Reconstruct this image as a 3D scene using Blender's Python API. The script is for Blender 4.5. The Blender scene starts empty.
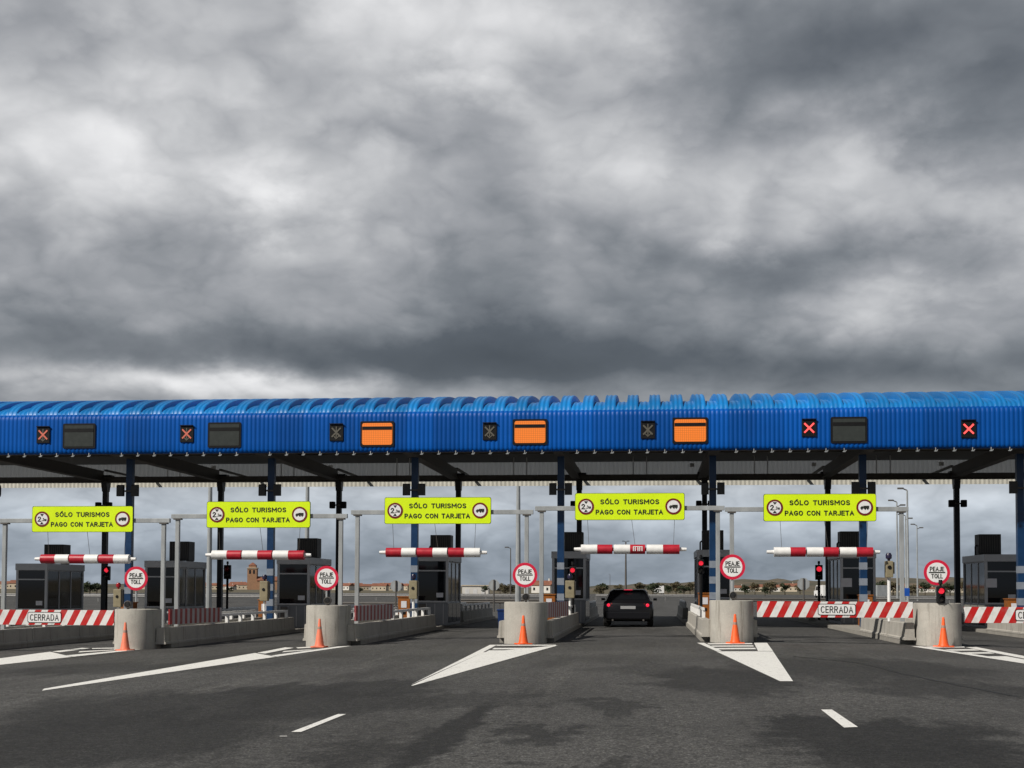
import bpy, bmesh, math, random
from mathutils import Vector, Matrix
R = math.radians
random.seed(7)
scene = bpy.context.scene
COL = scene.collection

# ------------------------------------------------------------------ camera
F = 1350.0                       # focal length in pixels of the 1024 wide frame
CAM_Z = 1.45
YAW, PITCH, ROLL = math.atan(138 / F), R(2.5), R(0.22)
cam_d = bpy.data.cameras.new('camera')
cam = bpy.data.objects.new('camera', cam_d); COL.objects.link(cam)
cam_d.sensor_width = 36.0
cam_d.lens = 36.0 * F / 1024
cam_d.clip_end = 20000
cam_d.clip_start = 0.1
cam_d.shift_y = (204 - F * math.tan(PITCH)) / 1024
CR = Matrix.Rotation(YAW, 3, 'Z') @ Matrix.Rotation(R(90) + PITCH, 3, 'X') @ Matrix.Rotation(ROLL, 3, 'Z')
cam.matrix_world = Matrix.Translation((0, 0, CAM_Z)) @ CR.to_4x4()
scene.camera = cam


def ray(px, py):
    x = (px - 512) / F
    y = -(py - 384) / F + cam_d.shift_y * 1024 / F
    return (CR @ Vector((x, y, -1))).normalized()


# ------------------------------------------------------------------ light
SUN = Vector((-0.82, -0.78, 1.0)).normalized()
sun_d = bpy.data.lights.new('sun', 'SUN')
sun_d.energy = 4.4
sun_d.angle = R(1.2)
sun_d.color = (1.0, 0.94, 0.85)
sun = bpy.data.objects.new('sun', sun_d); COL.objects.link(sun)
sun.rotation_euler = SUN.to_track_quat('Z', 'Y').to_euler()

scene.view_settings.view_transform = 'Standard'
scene.view_settings.look = 'None'
scene.view_settings.exposure = 0.0
scene.view_settings.gamma = 1.0
scene.view_settings.use_curve_mapping = False

world = bpy.data.worlds.new('World'); scene.world = world
world.use_nodes = True
nt = world.node_tree
nt.nodes.clear()


class NB:
    """small helper to write node maths"""
    def __init__(s, nt): s.nt = nt

    def n(s, t, **k):
        o = s.nt.nodes.new(t)
        for a, b in k.items(): setattr(o, a, b)
        return o

    def inp(s, sock, v):
        if v is None: return
        if isinstance(v, bpy.types.NodeSocket): s.nt.links.new(v, sock)
        else: sock.default_value = v

    def m(s, op, a, b=None, c=None, clamp=False):
        o = s.n('ShaderNodeMath', operation=op); o.use_clamp = clamp
        s.inp(o.inputs[0], a); s.inp(o.inputs[1], b); s.inp(o.inputs[2], c)
        return o.outputs[0]

    def noise(s, vec, scale, detail=4, rough=0.5, dist=0.0):
        o = s.n('ShaderNodeTexNoise')
        s.inp(o.inputs['Vector'], vec)
        o.inputs['Scale'].default_value = scale; o.inputs['Detail'].default_value = detail
        o.inputs['Roughness'].default_value = rough; o.inputs['Distortion'].default_value = dist
        return o.outputs['Fac']

    def ramp(s, fac, stops, interp='LINEAR'):
        o = s.n('ShaderNodeValToRGB'); cr = o.color_ramp; cr.interpolation = interp
        while len(cr.elements) < len(stops): cr.elements.new(0.5)
        for e, (p, c) in zip(cr.elements, stops):
            e.position = p; e.color = (*c[:3], 1) if not isinstance(c, (int, float)) else (c, c, c, 1)
        s.inp(o.inputs[0], fac)
        return o.outputs[0]

    def mix(s, fac, a, b, blend='MIX'):
        o = s.n('ShaderNodeMix', data_type='RGBA', blend_type=blend)
        s.inp(o.inputs['Factor'], fac)
        for sk, v in ((o.inputs[6], a), (o.inputs[7], b)):
            if isinstance(v, (tuple, list)): v = (*v[:3], 1)
            s.inp(sk, v)
        return o.outputs[2]

    def sep(s, v):
        o = s.n('ShaderNodeSeparateXYZ'); s.inp(o.inputs[0], v); return o.outputs

    def comb(s, x, y, z):
        o = s.n('ShaderNodeCombineXYZ')
        for i, v in enumerate((x, y, z)): s.inp(o.inputs[i], v)
        return o.outputs[0]

    def sstep(s, v, a, b):
        o = s.n('ShaderNodeMapRange', interpolation_type='SMOOTHSTEP')
        s.inp(o.inputs['Value'], v)
        o.inputs['From Min'].default_value = a; o.inputs['From Max'].default_value = b
        return o.outputs['Result']


def lin(v):
    v /= 255.0
    return v / 12.92 if v <= 0.04045 else ((v + 0.055) / 1.055) ** 2.4


def rgb(r, g, b): return (lin(r), lin(g), lin(b))


def build_world():
    w = NB(nt)
    tc = w.n('ShaderNodeTexCoord')
    x, y, z = w.sep(tc.outputs['Generated'])
    zc = w.m('MAXIMUM', z, 0.0)
    den = w.m('ADD', zc, 0.42)
    P = w.comb(w.m('DIVIDE', x, den), w.m('DIVIDE', y, den), 3.1)
    az0 = w.m('ARCTAN2', x, y)
    el0 = w.m('ARCSINE', z)
    # domain warp so that the cloud banks have torn edges
    wa = w.noise(P, 6.5, 7, 0.55)
    wb = w.noise(w.comb(w.m('DIVIDE', y, den), w.m('DIVIDE', x, den), 9.7), 6.5, 7, 0.55)
    calm = w.m('ADD', w.m('MULTIPLY', w.sstep(el0, 0.13, 0.27), 0.10), 0.022)
    az = w.m('ADD', az0, w.m('MULTIPLY', w.m('SUBTRACT', wa, 0.5), 0.22))
    el = w.m('ADD', el0, w.m('MULTIPLY', w.m('SUBTRACT', wb, 0.5), calm))
    # cloud banks by direction: (px, py, half width, half height, brightness change in 8 bit steps)
    banks = [(50, 140, 140, 70, 54), (420, 15, 130, 60, 62), (275, 195, 55, 30, 48), (340, 150, 130, 45, 26), (530, 60, 80, 60, 40),
             (215, 386, 150, 11, 95), (100, 45, 110, 26, 8), (460, 110, 55, 28, -30), (140, 250, 80, 40, -14), (410, 240, 60, 30, 14),
             (100, 340, 140, 24, -30), (400, 358, 200, 26, -54), (490, 268, 50, 28, -22), (30, 290, 70, 30, 8),
             (850, 40, 190, 48, -52), (1010, 125, 55, 50, -40), (620, 150, 90, 45, 20), (760, 165, 120, 40, 14), (930, 180, 90, 50, 40),
             (755, 272, 85, 24, -40), (580, 335, 130, 30, -34), (740, 368, 320, 22, -50), (950, 380, 120, 18, -22), (885, 312, 60, 20, 22), (725, 218, 60, 22, 18),
             (960, 268, 60, 26, -30), (250, 505, 320, 22, 40), (800, 505, 260, 24, 34), (950, 480, 80, 40, 24), (560, 560, 500, 20, -12)]
    B = 155.0 / 255
    acc = None
    for px, py, sx, sy, a in banks:
        d = ray(px, py)
        a0, e0 = math.atan2(d.x, d.y), math.asin(d.z)
        u = w.m('DIVIDE', w.m('SUBTRACT', az, a0), sx / F)
        v = w.m('DIVIDE', w.m('SUBTRACT', el, e0), sy / F)
        q = w.m('ADD', w.m('MULTIPLY', u, u), w.m('MULTIPLY', v, v))
        g = w.m('MULTIPLY', w.m('EXPONENT', w.m('MULTIPLY', q, -0.8)), a / 255.0)
        acc = g if acc is None else w.m('ADD', acc, g)
    n1 = w.noise(P, 3.6, 5, 0.5, 0.1)
    # billows: folded noise gives rounded tops and dark creases
    wv = w.n('ShaderNodeVectorMath', operation='ADD')
    w.inp(wv.inputs[0], P); w.inp(wv.inputs[1], w.comb(w.m('MULTIPLY', wa, 0.10), w.m('MULTIPLY', wb, 0.10), 0.0))
    bil = None
    for sc, am in ((6.0, 0.50), (12.5, 0.30), (26.0, 0.14), (54.0, 0.06)):
        f = w.m('MULTIPLY', w.m('ABSOLUTE', w.m('SUBTRACT', w.noise(wv.outputs[0], sc, 1.5, 0.45), 0.5)), am * 2)
        bil = f if bil is None else w.m('ADD', bil, f)
    bil = w.m('SUBTRACT', bil, 0.17)
    # unseen sky overhead and behind the viewer, darkened to deepen the shade
    over = w.m('ADD', w.m('MULTIPLY', w.sstep(el0, 0.46, 0.75), -0.26), w.m('MULTIPLY', w.sstep(w.m('MULTIPLY', y, -1.0), -0.1, 0.5), -0.10))
    b0 = w.m('ADD', w.m('ADD', acc, B), w.m('ADD', over, w.m('MULTIPLY', w.m('SUBTRACT', n1, 0.5), 0.20)))
    puff = w.m('ADD', w.m('MULTIPLY', w.sstep(b0, 0.28, 0.75), 0.36), 0.12)
    n2 = w.m('MULTIPLY', w.m('SUBTRACT', w.noise(P, 9.0, 7, 0.5, 0.1), 0.5), 0.16)
    b = w.m('ADD', w.m('ADD', b0, n2), w.m('MULTIPLY', bil, puff))
    col = w.ramp(b, [(0.0, rgb(48, 52, 57)), (0.36, rgb(88, 93, 99)), (0.5, rgb(126, 130, 135)), (0.62, rgb(160, 162, 166)),
                     (0.75, rgb(196, 197, 199)), (0.9, rgb(232, 232, 233)), (1.0, rgb(250, 250, 250))])
    # clear blue air low over the horizon
    low = w.m('SUBTRACT', 1.0, w.sstep(el0, 0.02, 0.13))
    col = w.mix(w.m('MULTIPLY', low, 0.55), col, w.mix(1.0, col, (0.80, 1.0, 1.22), 'MULTIPLY'))
    col10 = w.mix(1.0, col, (10, 10, 10), 'MULTIPLY')
    sky = w.n('ShaderNodeTexSky', sky_type='NISHITA')
    sky.sun_disc = False
    sky.sun_elevation = math.asin(SUN.z)
    sky.sun_rotation = math.atan2(SUN.x, SUN.y)
    both = w.mix(0.95, sky.outputs[0], col10)
    bg = w.n('ShaderNodeBackground'); bg.inputs['Strength'].default_value = 0.1
    nt.links.new(both, bg.inputs['Color'])
    out = w.n('ShaderNodeOutputWorld')
    nt.links.new(bg.outputs[0], out.inputs['Surface'])


build_world()


# ------------------------------------------------------------------ placing helpers
def gz(x, y=40.0):
    """cross fall of the plaza"""
    d = min(abs(x - 2.5), 26.0)
    h = 0.09 - 0.13 * (math.sqrt(1 + (d / 5.0) ** 2) - 1)
    t = min(max((y - 75) / 70.0, 0), 1); t = t * t * (3 - 2 * t)
    return h * (1 - t)


def PX(px, Y, py=588):
    d = ray(px, py); return d.x / d.y * Y


def PZ(px, py, Y):
    d = ray(px, py); return CAM_Z + d.z / d.y * Y


def GP(px, py):
    d = ray(px, py); z = 0.0
    for _ in range(12):
        t = (z - CAM_Z) / d.z
        z = gz(d.x * t, d.y * t)
    return (d.x * t, d.y * t)


# ------------------------------------------------------------------ materials
MATS = {}


def mat(name, col, rough=0.6, metal=0.0, var=0.12, scale=6.0, bump=0.0, emis=0.0, spec=0.5, stretch=(1, 1, 1), coat=0.0, ecol=None):
    if name in MATS: return MATS[name]
    m = bpy.data.materials.new(name); m.use_nodes = True
    w = NB(m.node_tree); bs = m.node_tree.nodes['Principled BSDF']
    bs.inputs['Roughness'].default_value = rough; bs.inputs['Metallic'].default_value = metal
    bs.inputs['Specular IOR Level'].default_value = spec
    if coat: bs.inputs['Coat Weight'].default_value = coat; bs.inputs['Coat Roughness'].default_value = 0.06
    if var > 0:
        tc = w.n('ShaderNodeTexCoord'); mp = w.n('ShaderNodeMapping'); mp.inputs['Scale'].default_value = stretch
        w.inp(mp.inputs[0], tc.outputs['Object'])
        f = w.noise(mp.outputs[0], scale, 6, 0.6)
        c = w.ramp(f, [(0.25, tuple(v * (1 - var) for v in col)), (0.75, tuple(min(v * (1 + var), 1) for v in col))])
        w.inp(bs.inputs['Base Color'], c)
        w.inp(bs.inputs['Roughness'], w.ramp(f, [(0.2, max(rough - 0.08, 0.02)), (0.8, min(rough + 0.08, 1))]))
        if bump:
            b = w.n('ShaderNodeBump'); b.inputs['Strength'].default_value = bump; b.inputs['Distance'].default_value = 0.01
            w.inp(b.inputs['Height'], w.noise(mp.outputs[0], scale * 6, 5, 0.6)); w.inp(bs.inputs['Normal'], b.outputs[0])
    else:
        bs.inputs['Base Color'].default_value = (*col, 1)
    if emis:
        bs.inputs['Emission Color'].default_value = (*(ecol or col), 1); bs.inputs['Emission Strength'].default_value = emis
    MATS[name] = m
    return m


def concrete(name, col, dark=0.55):
    m = bpy.data.materials.new(name); m.use_nodes = True
    w = NB(m.node_tree); bs = m.node_tree.nodes['Principled BSDF']
    geo = w.n('ShaderNodeNewGeometry'); P = geo.outputs['Position']
    a = w.noise(P, 1.7, 6, 0.6)
    mp = w.n('ShaderNodeMapping'); mp.inputs['Scale'].default_value = (6, 6, 0.35); w.inp(mp.inputs[0], P)
    s = w.noise(mp.outputs[0], 1.3, 5, 0.65)
    g = w.noise(P, 45, 4, 0.7)
    c = w.ramp(a, [(0.3, tuple(v * 0.84 for v in col)), (0.7, tuple(v * 1.1 for v in col))])
    c = w.mix(w.m('MULTIPLY', w.sstep(s, 0.52, 0.72), dark), c, tuple(v * 0.45 for v in (col[0], col[1] * 0.96, col[2] * 0.9)))
    c = w.mix(0.5, c, w.mix(1.0, c, w.ramp(g, [(0.3, 0.72), (0.7, 1.25)]), 'MULTIPLY'))
    w.inp(bs.inputs['Base Color'], c)
    bs.inputs['Roughness'].default_value = 0.9
    b = w.n('ShaderNodeBump'); b.inputs['Strength'].default_value = 0.35; b.inputs['Distance'].default_value = 0.01
    w.inp(b.inputs['Height'], g); w.inp(bs.inputs['Normal'], b.outputs[0])
    MATS[name] = m
    return m


def stripes(name, period, lean, ca, cb, axis=0):
    """diagonal stripes in the object's own coordinates"""
    m = bpy.data.materials.new(name); m.use_nodes = True
    w = NB(m.node_tree); bs = m.node_tree.nodes['Principled BSDF']
    tc = w.n('ShaderNodeTexCoord'); o = w.sep(tc.outputs['Object'])
    ph = w.m('DIVIDE', w.m('SUBTRACT', o[axis], w.m('MULTIPLY', o[2], lean)), period)
    f = w.m('GREATER_THAN', w.m('FRACT', w.m('ADD', ph, 50.0)), 0.5)
    n = w.noise(tc.outputs['Object'], 5, 6, 0.65)
    c = w.mix(f, ca, cb)
    c = w.mix(w.m('MULTIPLY', w.sstep(n, 0.45, 0.75), 0.3), c, (0.25, 0.22, 0.19))
    w.inp(bs.inputs['Base Color'], c); bs.inputs['Roughness'].default_value = 0.45
    MATS[name] = m
    return m


def corrugated_blue(name, base, spec):
    m = bpy.data.materials.new(name); m.use_nodes = True
    w = NB(m.node_tree); bs = m.node_tree.nodes['Principled BSDF']
    geo = w.n('ShaderNodeNewGeometry'); x, y, z = w.sep(geo.outputs['Position'])
    wn = w.n('ShaderNodeTexWhiteNoise', noise_dimensions='1D')
    w.inp(wn.inputs['W'], w.m('FLOOR', w.m('DIVIDE', w.m('ADD', x, 100.0), 0.9)))
    n = w.noise(geo.outputs['Position'], 0.5, 6, 0.6)
    v = w.m('ADD', w.m('MULTIPLY', wn.outputs['Value'], 0.5), w.m('MULTIPLY', n, 0.5))
    c = w.ramp(v, [(0.2, tuple(v * 0.74 for v in base)), (0.5, base), (0.85, tuple(v * 1.25 for v in base))])
    mp = w.n('ShaderNodeMapping'); mp.inputs['Scale'].default_value = (7, 7, 0.5); w.inp(mp.inputs[0], geo.outputs['Position'])
    d = w.noise(mp.outputs[0], 1.0, 5, 0.6)
    c = w.mix(w.m('MULTIPLY', w.sstep(d, 0.52, 0.8), 0.35), c, (0.01, 0.05, 0.17))
    w.inp(bs.inputs['Base Color'], c)
    bs.inputs['Roughness'].default_value = 0.42
    bs.inputs['Specular IOR Level'].default_value = spec
    MATS[name] = m
    return m


def asphalt():
    m = bpy.data.materials.new('asphalt'); m.use_nodes = True
    w = NB(m.node_tree); bs = m.node_tree.nodes['Principled BSDF']
    geo = w.n('ShaderNodeNewGeometry'); P = geo.outputs['Position']
    x, y, z = w.sep(P)
    big = w.noise(P, 0.16, 6, 0.6)
    mp = w.n('ShaderNodeMapping'); mp.inputs['Scale'].default_value = (1.0, 0.16, 1); w.inp(mp.inputs[0], P)
    streak = w.noise(mp.outputs[0], 0.9, 6, 0.6)
    c = w.ramp(big, [(0.32, (0.044, 0.0437, 0.0425)), (0.68, (0.078, 0.077, 0.0745))])
    c = w.mix(w.m('MULTIPLY', w.sstep(streak, 0.48, 0.68), 0.65), c, (0.032, 0.031, 0.030))
    # wheel tracks worn pale and drips along the lane middles
    mp2 = w.n('ShaderNodeMapping'); mp2.inputs['Scale'].default_value = (1.0, 0.05, 1); w.inp(mp2.inputs[0], P)
    trk = w.noise(mp2.outputs[0], 1.6, 5, 0.6)
    c = w.mix(w.m('MULTIPLY', w.sstep(trk, 0.54, 0.70), 0.45), c, (0.090, 0.088, 0.084))
    spot = w.noise(P, 2.3, 4, 0.6)
    c = w.mix(w.m('MULTIPLY', w.sstep(spot, 0.66, 0.74), 0.6), c, (0.02, 0.02, 0.02))
    wn_ = w.m('ADD', x, w.m('MULTIPLY', w.m('SUBTRACT', w.noise(P, 1.6, 7, 0.65), 0.5), 0.55))
    # resurfaced and oil darkened places: (px, py, half length X, half length Y, strength)
    wx = w.m('ADD', x, w.m('MULTIPLY', w.m('SUBTRACT', w.noise(P, 0.8, 7, 0.65), 0.5), 2.6))
    wy = w.m('ADD', y, w.m('MULTIPLY', w.m('SUBTRACT', w.noise(mp.outputs[0], 1.7, 7, 0.65), 0.5), 7.0))
    for px, py, hx, hy, s in [(70, 740, 2.0, 3.0, 0.85), (210, 705, 2.8, 2.8, 0.8), (447, 735, 0.20, 3.6, 0.95), (330, 690, 1.6, 1.8, 0.75), (380, 745, 0.5, 1.5, 0.6),
                              (470, 700, 1.0, 1.6, 0.55), (880, 738, 1.25, 2.2, 0.95), (720, 680, 1.0, 3.2, 0.75), (950, 765, 1.0, 1.6, 0.85), (640, 668, 0.9, 2.2, 0.4),
                              (540, 730, 0.35, 1.0, 0.75), (620, 708, 0.45, 1.1, 0.7), (560, 765, 0.3, 0.5, 0.6), (860, 668, 2.2, 3.6, 0.6), (960, 690, 1.6, 1.6, 0.6), (120, 668, 2.5, 2.2, 0.5)]:
        gx, gy = GP(px, py)
        u = w.m('DIVIDE', w.m('SUBTRACT', wx if hx > 0.22 else wn_, gx), hx); v = w.m('DIVIDE', w.m('SUBTRACT', wy, gy), hy)
        q = w.m('ADD', w.m('MULTIPLY', u, u), w.m('MULTIPLY', v, v))
        k = w.m('MULTIPLY', w.m('SUBTRACT', 1.0, w.sstep(q, 0.45, 1.35)), s)
        c = w.mix(k, c, (0.015, 0.015, 0.0148))
    g1 = w.noise(P, 48, 3, 0.75); g2 = w.noise(P, 15, 5, 0.75); g3 = w.noise(P, 6, 5, 0.65)
    c = w.mix(1.0, c, w.ramp(g1, [(0.36, 0.40), (0.5, 0.90), (0.64, 2.0)]), 'MULTIPLY')
    c = w.mix(1.0, c, w.ramp(g2, [(0.34, 0.45), (0.66, 1.65)]), 'MULTIPLY')
    c = w.mix(1.0, c, w.ramp(g3, [(0.3, 0.82), (0.7, 1.2)]), 'MULTIPLY')
    w.inp(bs.inputs['Base Color'], c)
    bs.inputs['Roughness'].default_value = 0.82
    bs.inputs['Specular IOR Level'].default_value = 0.35
    b = w.n('ShaderNodeBump'); b.inputs['Strength'].default_value = 0.5; b.inputs['Distance'].default_value = 0.008
    w.inp(b.inputs['Height'], w.m('ADD', g1, g2)); w.inp(bs.inputs['Normal'], b.outputs[0])
    MATS['asphalt'] = m
    return m


def road_paint():
    m = bpy.data.materials.new('road_paint'); m.use_nodes = True
    w = NB(m.node_tree); bs = m.node_tree.nodes['Principled BSDF']
    geo = w.n('ShaderNodeNewGeometry'); P = geo.outputs['Position']
    n = w.noise(P, 9, 7, 0.7); g = w.noise(P, 60, 3, 0.7)
    c = w.ramp(n, [(0.3, (0.70, 0.70, 0.67)), (0.7, (0.86, 0.855, 0.83))])
    c = w.mix(w.m('MULTIPLY', w.sstep(w.m('ADD', w.m('MULTIPLY', n, 0.6), w.m('MULTIPLY', g, 0.4)), 0.52, 0.62), 0.7), c, (0.13, 0.125, 0.12))
    w.inp(bs.inputs['Base Color'], c); bs.inputs['Roughness'].default_value = 0.8
    MATS['paint'] = m
    return m


def field_mat():
    m = bpy.data.materials.new('dry_field'); m.use_nodes = True
    w = NB(m.node_tree); bs = m.node_tree.nodes['Principled BSDF']
    geo = w.n('ShaderNodeNewGeometry'); P = geo.outputs['Position']
    n = w.noise(P, 0.02, 6, 0.6)
    c = w.ramp(n, [(0.3, (0.045, 0.05, 0.03)), (0.5, (0.10, 0.085, 0.05)), (0.7, (0.15, 0.115, 0.075))])
    w.inp(bs.inputs['Base Color'], c); bs.inputs['Roughness'].default_value = 0.95
    return m


def hill_mat():
    m = bpy.data.materials.new('hill_cover'); m.use_nodes = True
    w = NB(m.node_tree); bs = m.node_tree.nodes['Principled BSDF']
    geo = w.n('ShaderNodeNewGeometry'); P = geo.outputs['Position']
    n = w.noise(P, 0.02, 8, 0.7)
    c = w.ramp(n, [(0.32, (0.03, 0.042, 0.03)), (0.5, (0.085, 0.075, 0.05)), (0.62, (0.15, 0.11, 0.075)), (0.75, (0.06, 0.07, 0.04))])
    w.inp(bs.inputs['Base Color'], c); bs.inputs['Roughness'].default_value = 1.0
    return m


def glass_mat():
    m = bpy.data.materials.new('tinted_glass'); m.use_nodes = True
    w = NB(m.node_tree); t = m.node_tree; t.nodes.remove(t.nodes['Principled BSDF'])
    tr = w.n('ShaderNodeBsdfTransparent'); tr.inputs[0].default_value = (0.42, 0.46, 0.48, 1)
    gl = w.n('ShaderNodeBsdfGlossy'); gl.inputs['Roughness'].default_value = 0.04
    fr = w.n('ShaderNodeFresnel'); fr.inputs[0].default_value = 1.5
    mx = w.n('ShaderNodeMixShader')
    t.links.new(fr.outputs[0], mx.inputs[0]); t.links.new(tr.outputs[0], mx.inputs[1]); t.links.new(gl.outputs[0], mx.inputs[2])
    t.links.new(mx.outputs[0], t.nodes['Material Output'].inputs[0])
    return m


def led_amber():
    m = bpy.data.materials.new('amber_led_panel'); m.use_nodes = True
    w = NB(m.node_tree); bs = m.node_tree.nodes['Principled BSDF']
    tc = w.n('ShaderNodeTexCoord'); o = w.sep(tc.outputs['Object'])
    fx = w.m('ABSOLUTE', w.m('SUBTRACT', w.m('FRACT', w.m('MULTIPLY', o[0], 16.0)), 0.5))
    fz = w.m('ABSOLUTE', w.m('SUBTRACT', w.m('FRACT', w.m('MULTIPLY', o[2], 16.0)), 0.5))
    d = w.m('MAXIMUM', fx, fz)
    e = w.ramp(d, [(0.36, 1.0), (0.47, 0.5)])
    bs.inputs['Base Color'].default_value = (0.08, 0.03, 0.01, 1)
    bs.inputs['Emission Color'].default_value = (0.92, 0.205, 0.016, 1)
    w.inp(bs.inputs['Emission Strength'], e)
    bs.inputs['Roughness'].default_value = 0.5
    return m


def leaf_mat(name, a, b):
    m = bpy.data.materials.new(name); m.use_nodes = True
    w = NB(m.node_tree); bs = m.node_tree.nodes['Principled BSDF']
    tc = w.n('ShaderNodeTexCoord')
    n = w.noise(tc.outputs['Object'], 1.2, 5, 0.7)
    w.inp(bs.inputs['Base Color'], w.ramp(n, [(0.3, a), (0.7, b)])); bs.inputs['Roughness'].default_value = 0.9
    return m


M_BLUE = corrugated_blue('blue_sheet_paint', (0.0008, 0.080, 0.37), 0.16)
M_ROOF = corrugated_blue('blue_roof_sheen', (0.006, 0.18, 0.50), 0.40)  # sheet blue made paler towards cyan; the sky sheen is put into the colour
M_ASPH = asphalt()
M_PAINT = road_paint()
M_CONC = concrete('cast_concrete', (0.40, 0.382, 0.345), 0.85)
M_CONC2 = concrete('island_concrete', (0.30, 0.285, 0.255), 0.6)
M_FIELD = field_mat()
M_HILL = hill_mat()
M_GLASS = glass_mat()
M_AMBER = led_amber()
M_DGLASS = mat('dark_window_glass', (0.008, 0.009, 0.011), 0.05, var=0, spec=0.5)
M_BAND = mat('band_grey', (0.21, 0.24, 0.29), 0.5, var=0.15)
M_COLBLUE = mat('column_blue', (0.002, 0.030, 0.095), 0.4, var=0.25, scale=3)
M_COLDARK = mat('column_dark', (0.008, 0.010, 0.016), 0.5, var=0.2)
M_STEEL = mat('dark_steel', (0.085, 0.078, 0.072), 0.6, var=0.3, scale=2)
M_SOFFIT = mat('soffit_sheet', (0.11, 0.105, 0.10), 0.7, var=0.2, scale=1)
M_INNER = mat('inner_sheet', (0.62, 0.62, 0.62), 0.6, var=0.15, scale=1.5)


def translucent_sheet():
    m = bpy.data.materials.new('translucent_sheet'); m.use_nodes = True
    w = NB(m.node_tree); t = m.node_tree; bs = t.nodes['Principled BSDF']
    bs.inputs['Base Color'].default_value = (0.62, 0.62, 0.61, 1); bs.inputs['Roughness'].default_value = 0.6
    tl = w.n('ShaderNodeBsdfTranslucent'); tl.inputs[0].default_value = (0.75, 0.75, 0.73, 1)
    mx = w.n('ShaderNodeMixShader'); mx.inputs[0].default_value = 0.55
    t.links.new(bs.outputs[0], mx.inputs[1]); t.links.new(tl.outputs[0], mx.inputs[2]); t.links.new(mx.outputs[0], t.nodes['Material Output'].inputs[0])
    return m


M_TRANS = translucent_sheet()
M_CREAM = mat('cream_sheet', (0.55, 0.54, 0.48), 0.5, var=0.15, scale=1.5)
M_RAIL = mat('weathered_rail', (0.24, 0.24, 0.24), 0.6, metal=0.2, var=0.3)
M_GALV = mat('galvanised_steel', (0.36, 0.38, 0.39), 0.5, metal=0.25, var=0.2, scale=4, stretch=(1, 1, 0.3))
M_WHITE = mat('white_paint', (0.78, 0.78, 0.77), 0.45, var=0.1)
M_RED = mat('red_paint', (0.42, 0.012, 0.028), 0.4, var=0.25)
M_RIM = mat('sign_red', (0.62, 0.012, 0.05), 0.4, var=0.08)
M_BLACK = mat('black_paint', (0.009, 0.009, 0.010), 0.55, var=0.2, spec=0.2)
M_YELLOW = mat('fluorescent_yellow', (0.70, 0.93, 0.004), 0.4, var=0.05, scale=2)
M_MAROON = mat('dark_red_ring', (0.16, 0.008, 0.008), 0.45, var=0.1)
M_TEXT = mat('sign_black', (0.012, 0.014, 0.010), 0.5, var=0)
M_WSIGN = mat('sign_white', (0.80, 0.80, 0.80), 0.4, var=0.05, scale=2)
M_ORANGE = mat('cone_orange', (0.92, 0.12, 0.02), 0.5, var=0.12)
M_CONEPALE = mat('cone_faded', (0.80, 0.20, 0.11), 0.55, var=0.12)
M_CONEGREY = mat('cone_collar', (0.33, 0.20, 0.16), 0.5, var=0.2)
M_CABINET = mat('orange_cabinet', (0.27, 0.085, 0.010), 0.5, var=0.25)
M_BEIGE = mat('beige_box', (0.25, 0.215, 0.135), 0.55, var=0.2)
M_BOOTH = mat('booth_metal', (0.19, 0.20, 0.22), 0.45, metal=0.1, var=0.15, scale=2)
M_BOOTHL = mat('booth_trim', (0.46, 0.47, 0.49), 0.45, metal=0.1, var=0.1, scale=2)
M_AC = mat('dark_grille', (0.035, 0.034, 0.033), 0.6, var=0.2)
M_PAPER = mat('notice_paper', (0.62, 0.62, 0.66), 0.8, var=0.05)
M_REDLED = mat('red_lamp_lit', (0.9, 0.02, 0.05), 0.3, var=0, emis=0.8, ecol=(1.0, 0.03, 0.06))
M_XLIT = mat('red_cross_lit', (0.9, 0.05, 0.06), 0.4, var=0, emis=1.5, ecol=(1.0, 0.09, 0.08))
M_XDIM = mat('red_cross_dim', (0.5, 0.13, 0.09), 0.5, var=0, emis=0.15, ecol=(1.0, 0.20, 0.12))
M_XOFF = mat('cross_unlit', (0.10, 0.093, 0.075), 0.6, var=0.1)
M_PANELOFF = mat('unlit_display', (0.040, 0.046, 0.044), 0.4, var=0.12, spec=0.25)
M_LENS = mat('lamp_lens_off', (0.02, 0.02, 0.02), 0.15, var=0)
M_BLUEBOX = mat('blue_plastic', (0.006, 0.03, 0.13), 0.4, var=0.15)
M_CAR = mat('car_paint_black', (0.006, 0.006, 0.008), 0.3, var=0, coat=0.25, spec=0.3)
M_TAIL = mat('tail_lamp_lit', (0.6, 0.01, 0.02), 0.2, var=0, emis=0.9, ecol=(1.0, 0.02, 0.07))
M_TAILDIM = mat('tail_lamp_red', (0.30, 0.006, 0.012), 0.15, var=0)
M_PLATE = mat('shaded_plate_white', (0.32, 0.32, 0.33), 0.5, var=0)  # white plate greyed: the shade on it is put into the colour
M_TYRE = mat('tyre_rubber', (0.012, 0.012, 0.012), 0.85, var=0.1)
M_RIMC = mat('alloy_rim', (0.30, 0.30, 0.31), 0.35, metal=0.8, var=0.1)
M_TERRA = mat('terracotta_tiles', (0.21, 0.085, 0.052), 0.9, var=0.4, scale=0.8)
M_WALL1 = mat('house_wall_cream', (0.50, 0.43, 0.33), 0.9, var=0.12, scale=0.5)
M_WALL2 = mat('house_wall_white', (0.62, 0.60, 0.56), 0.9, var=0.1, scale=0.5)
M_BRICK = mat('church_brick', (0.30, 0.17, 0.10), 0.9, var=0.2, scale=0.7)
M_BARK = mat('bark', (0.07, 0.055, 0.04), 0.95, var=0.2)
M_LEAF = leaf_mat('dark_leaves', (0.020, 0.032, 0.014), (0.055, 0.07, 0.03))
M_LEAF2 = leaf_mat('dry_leaves', (0.06, 0.055, 0.028), (0.13, 0.105, 0.055))
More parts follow.
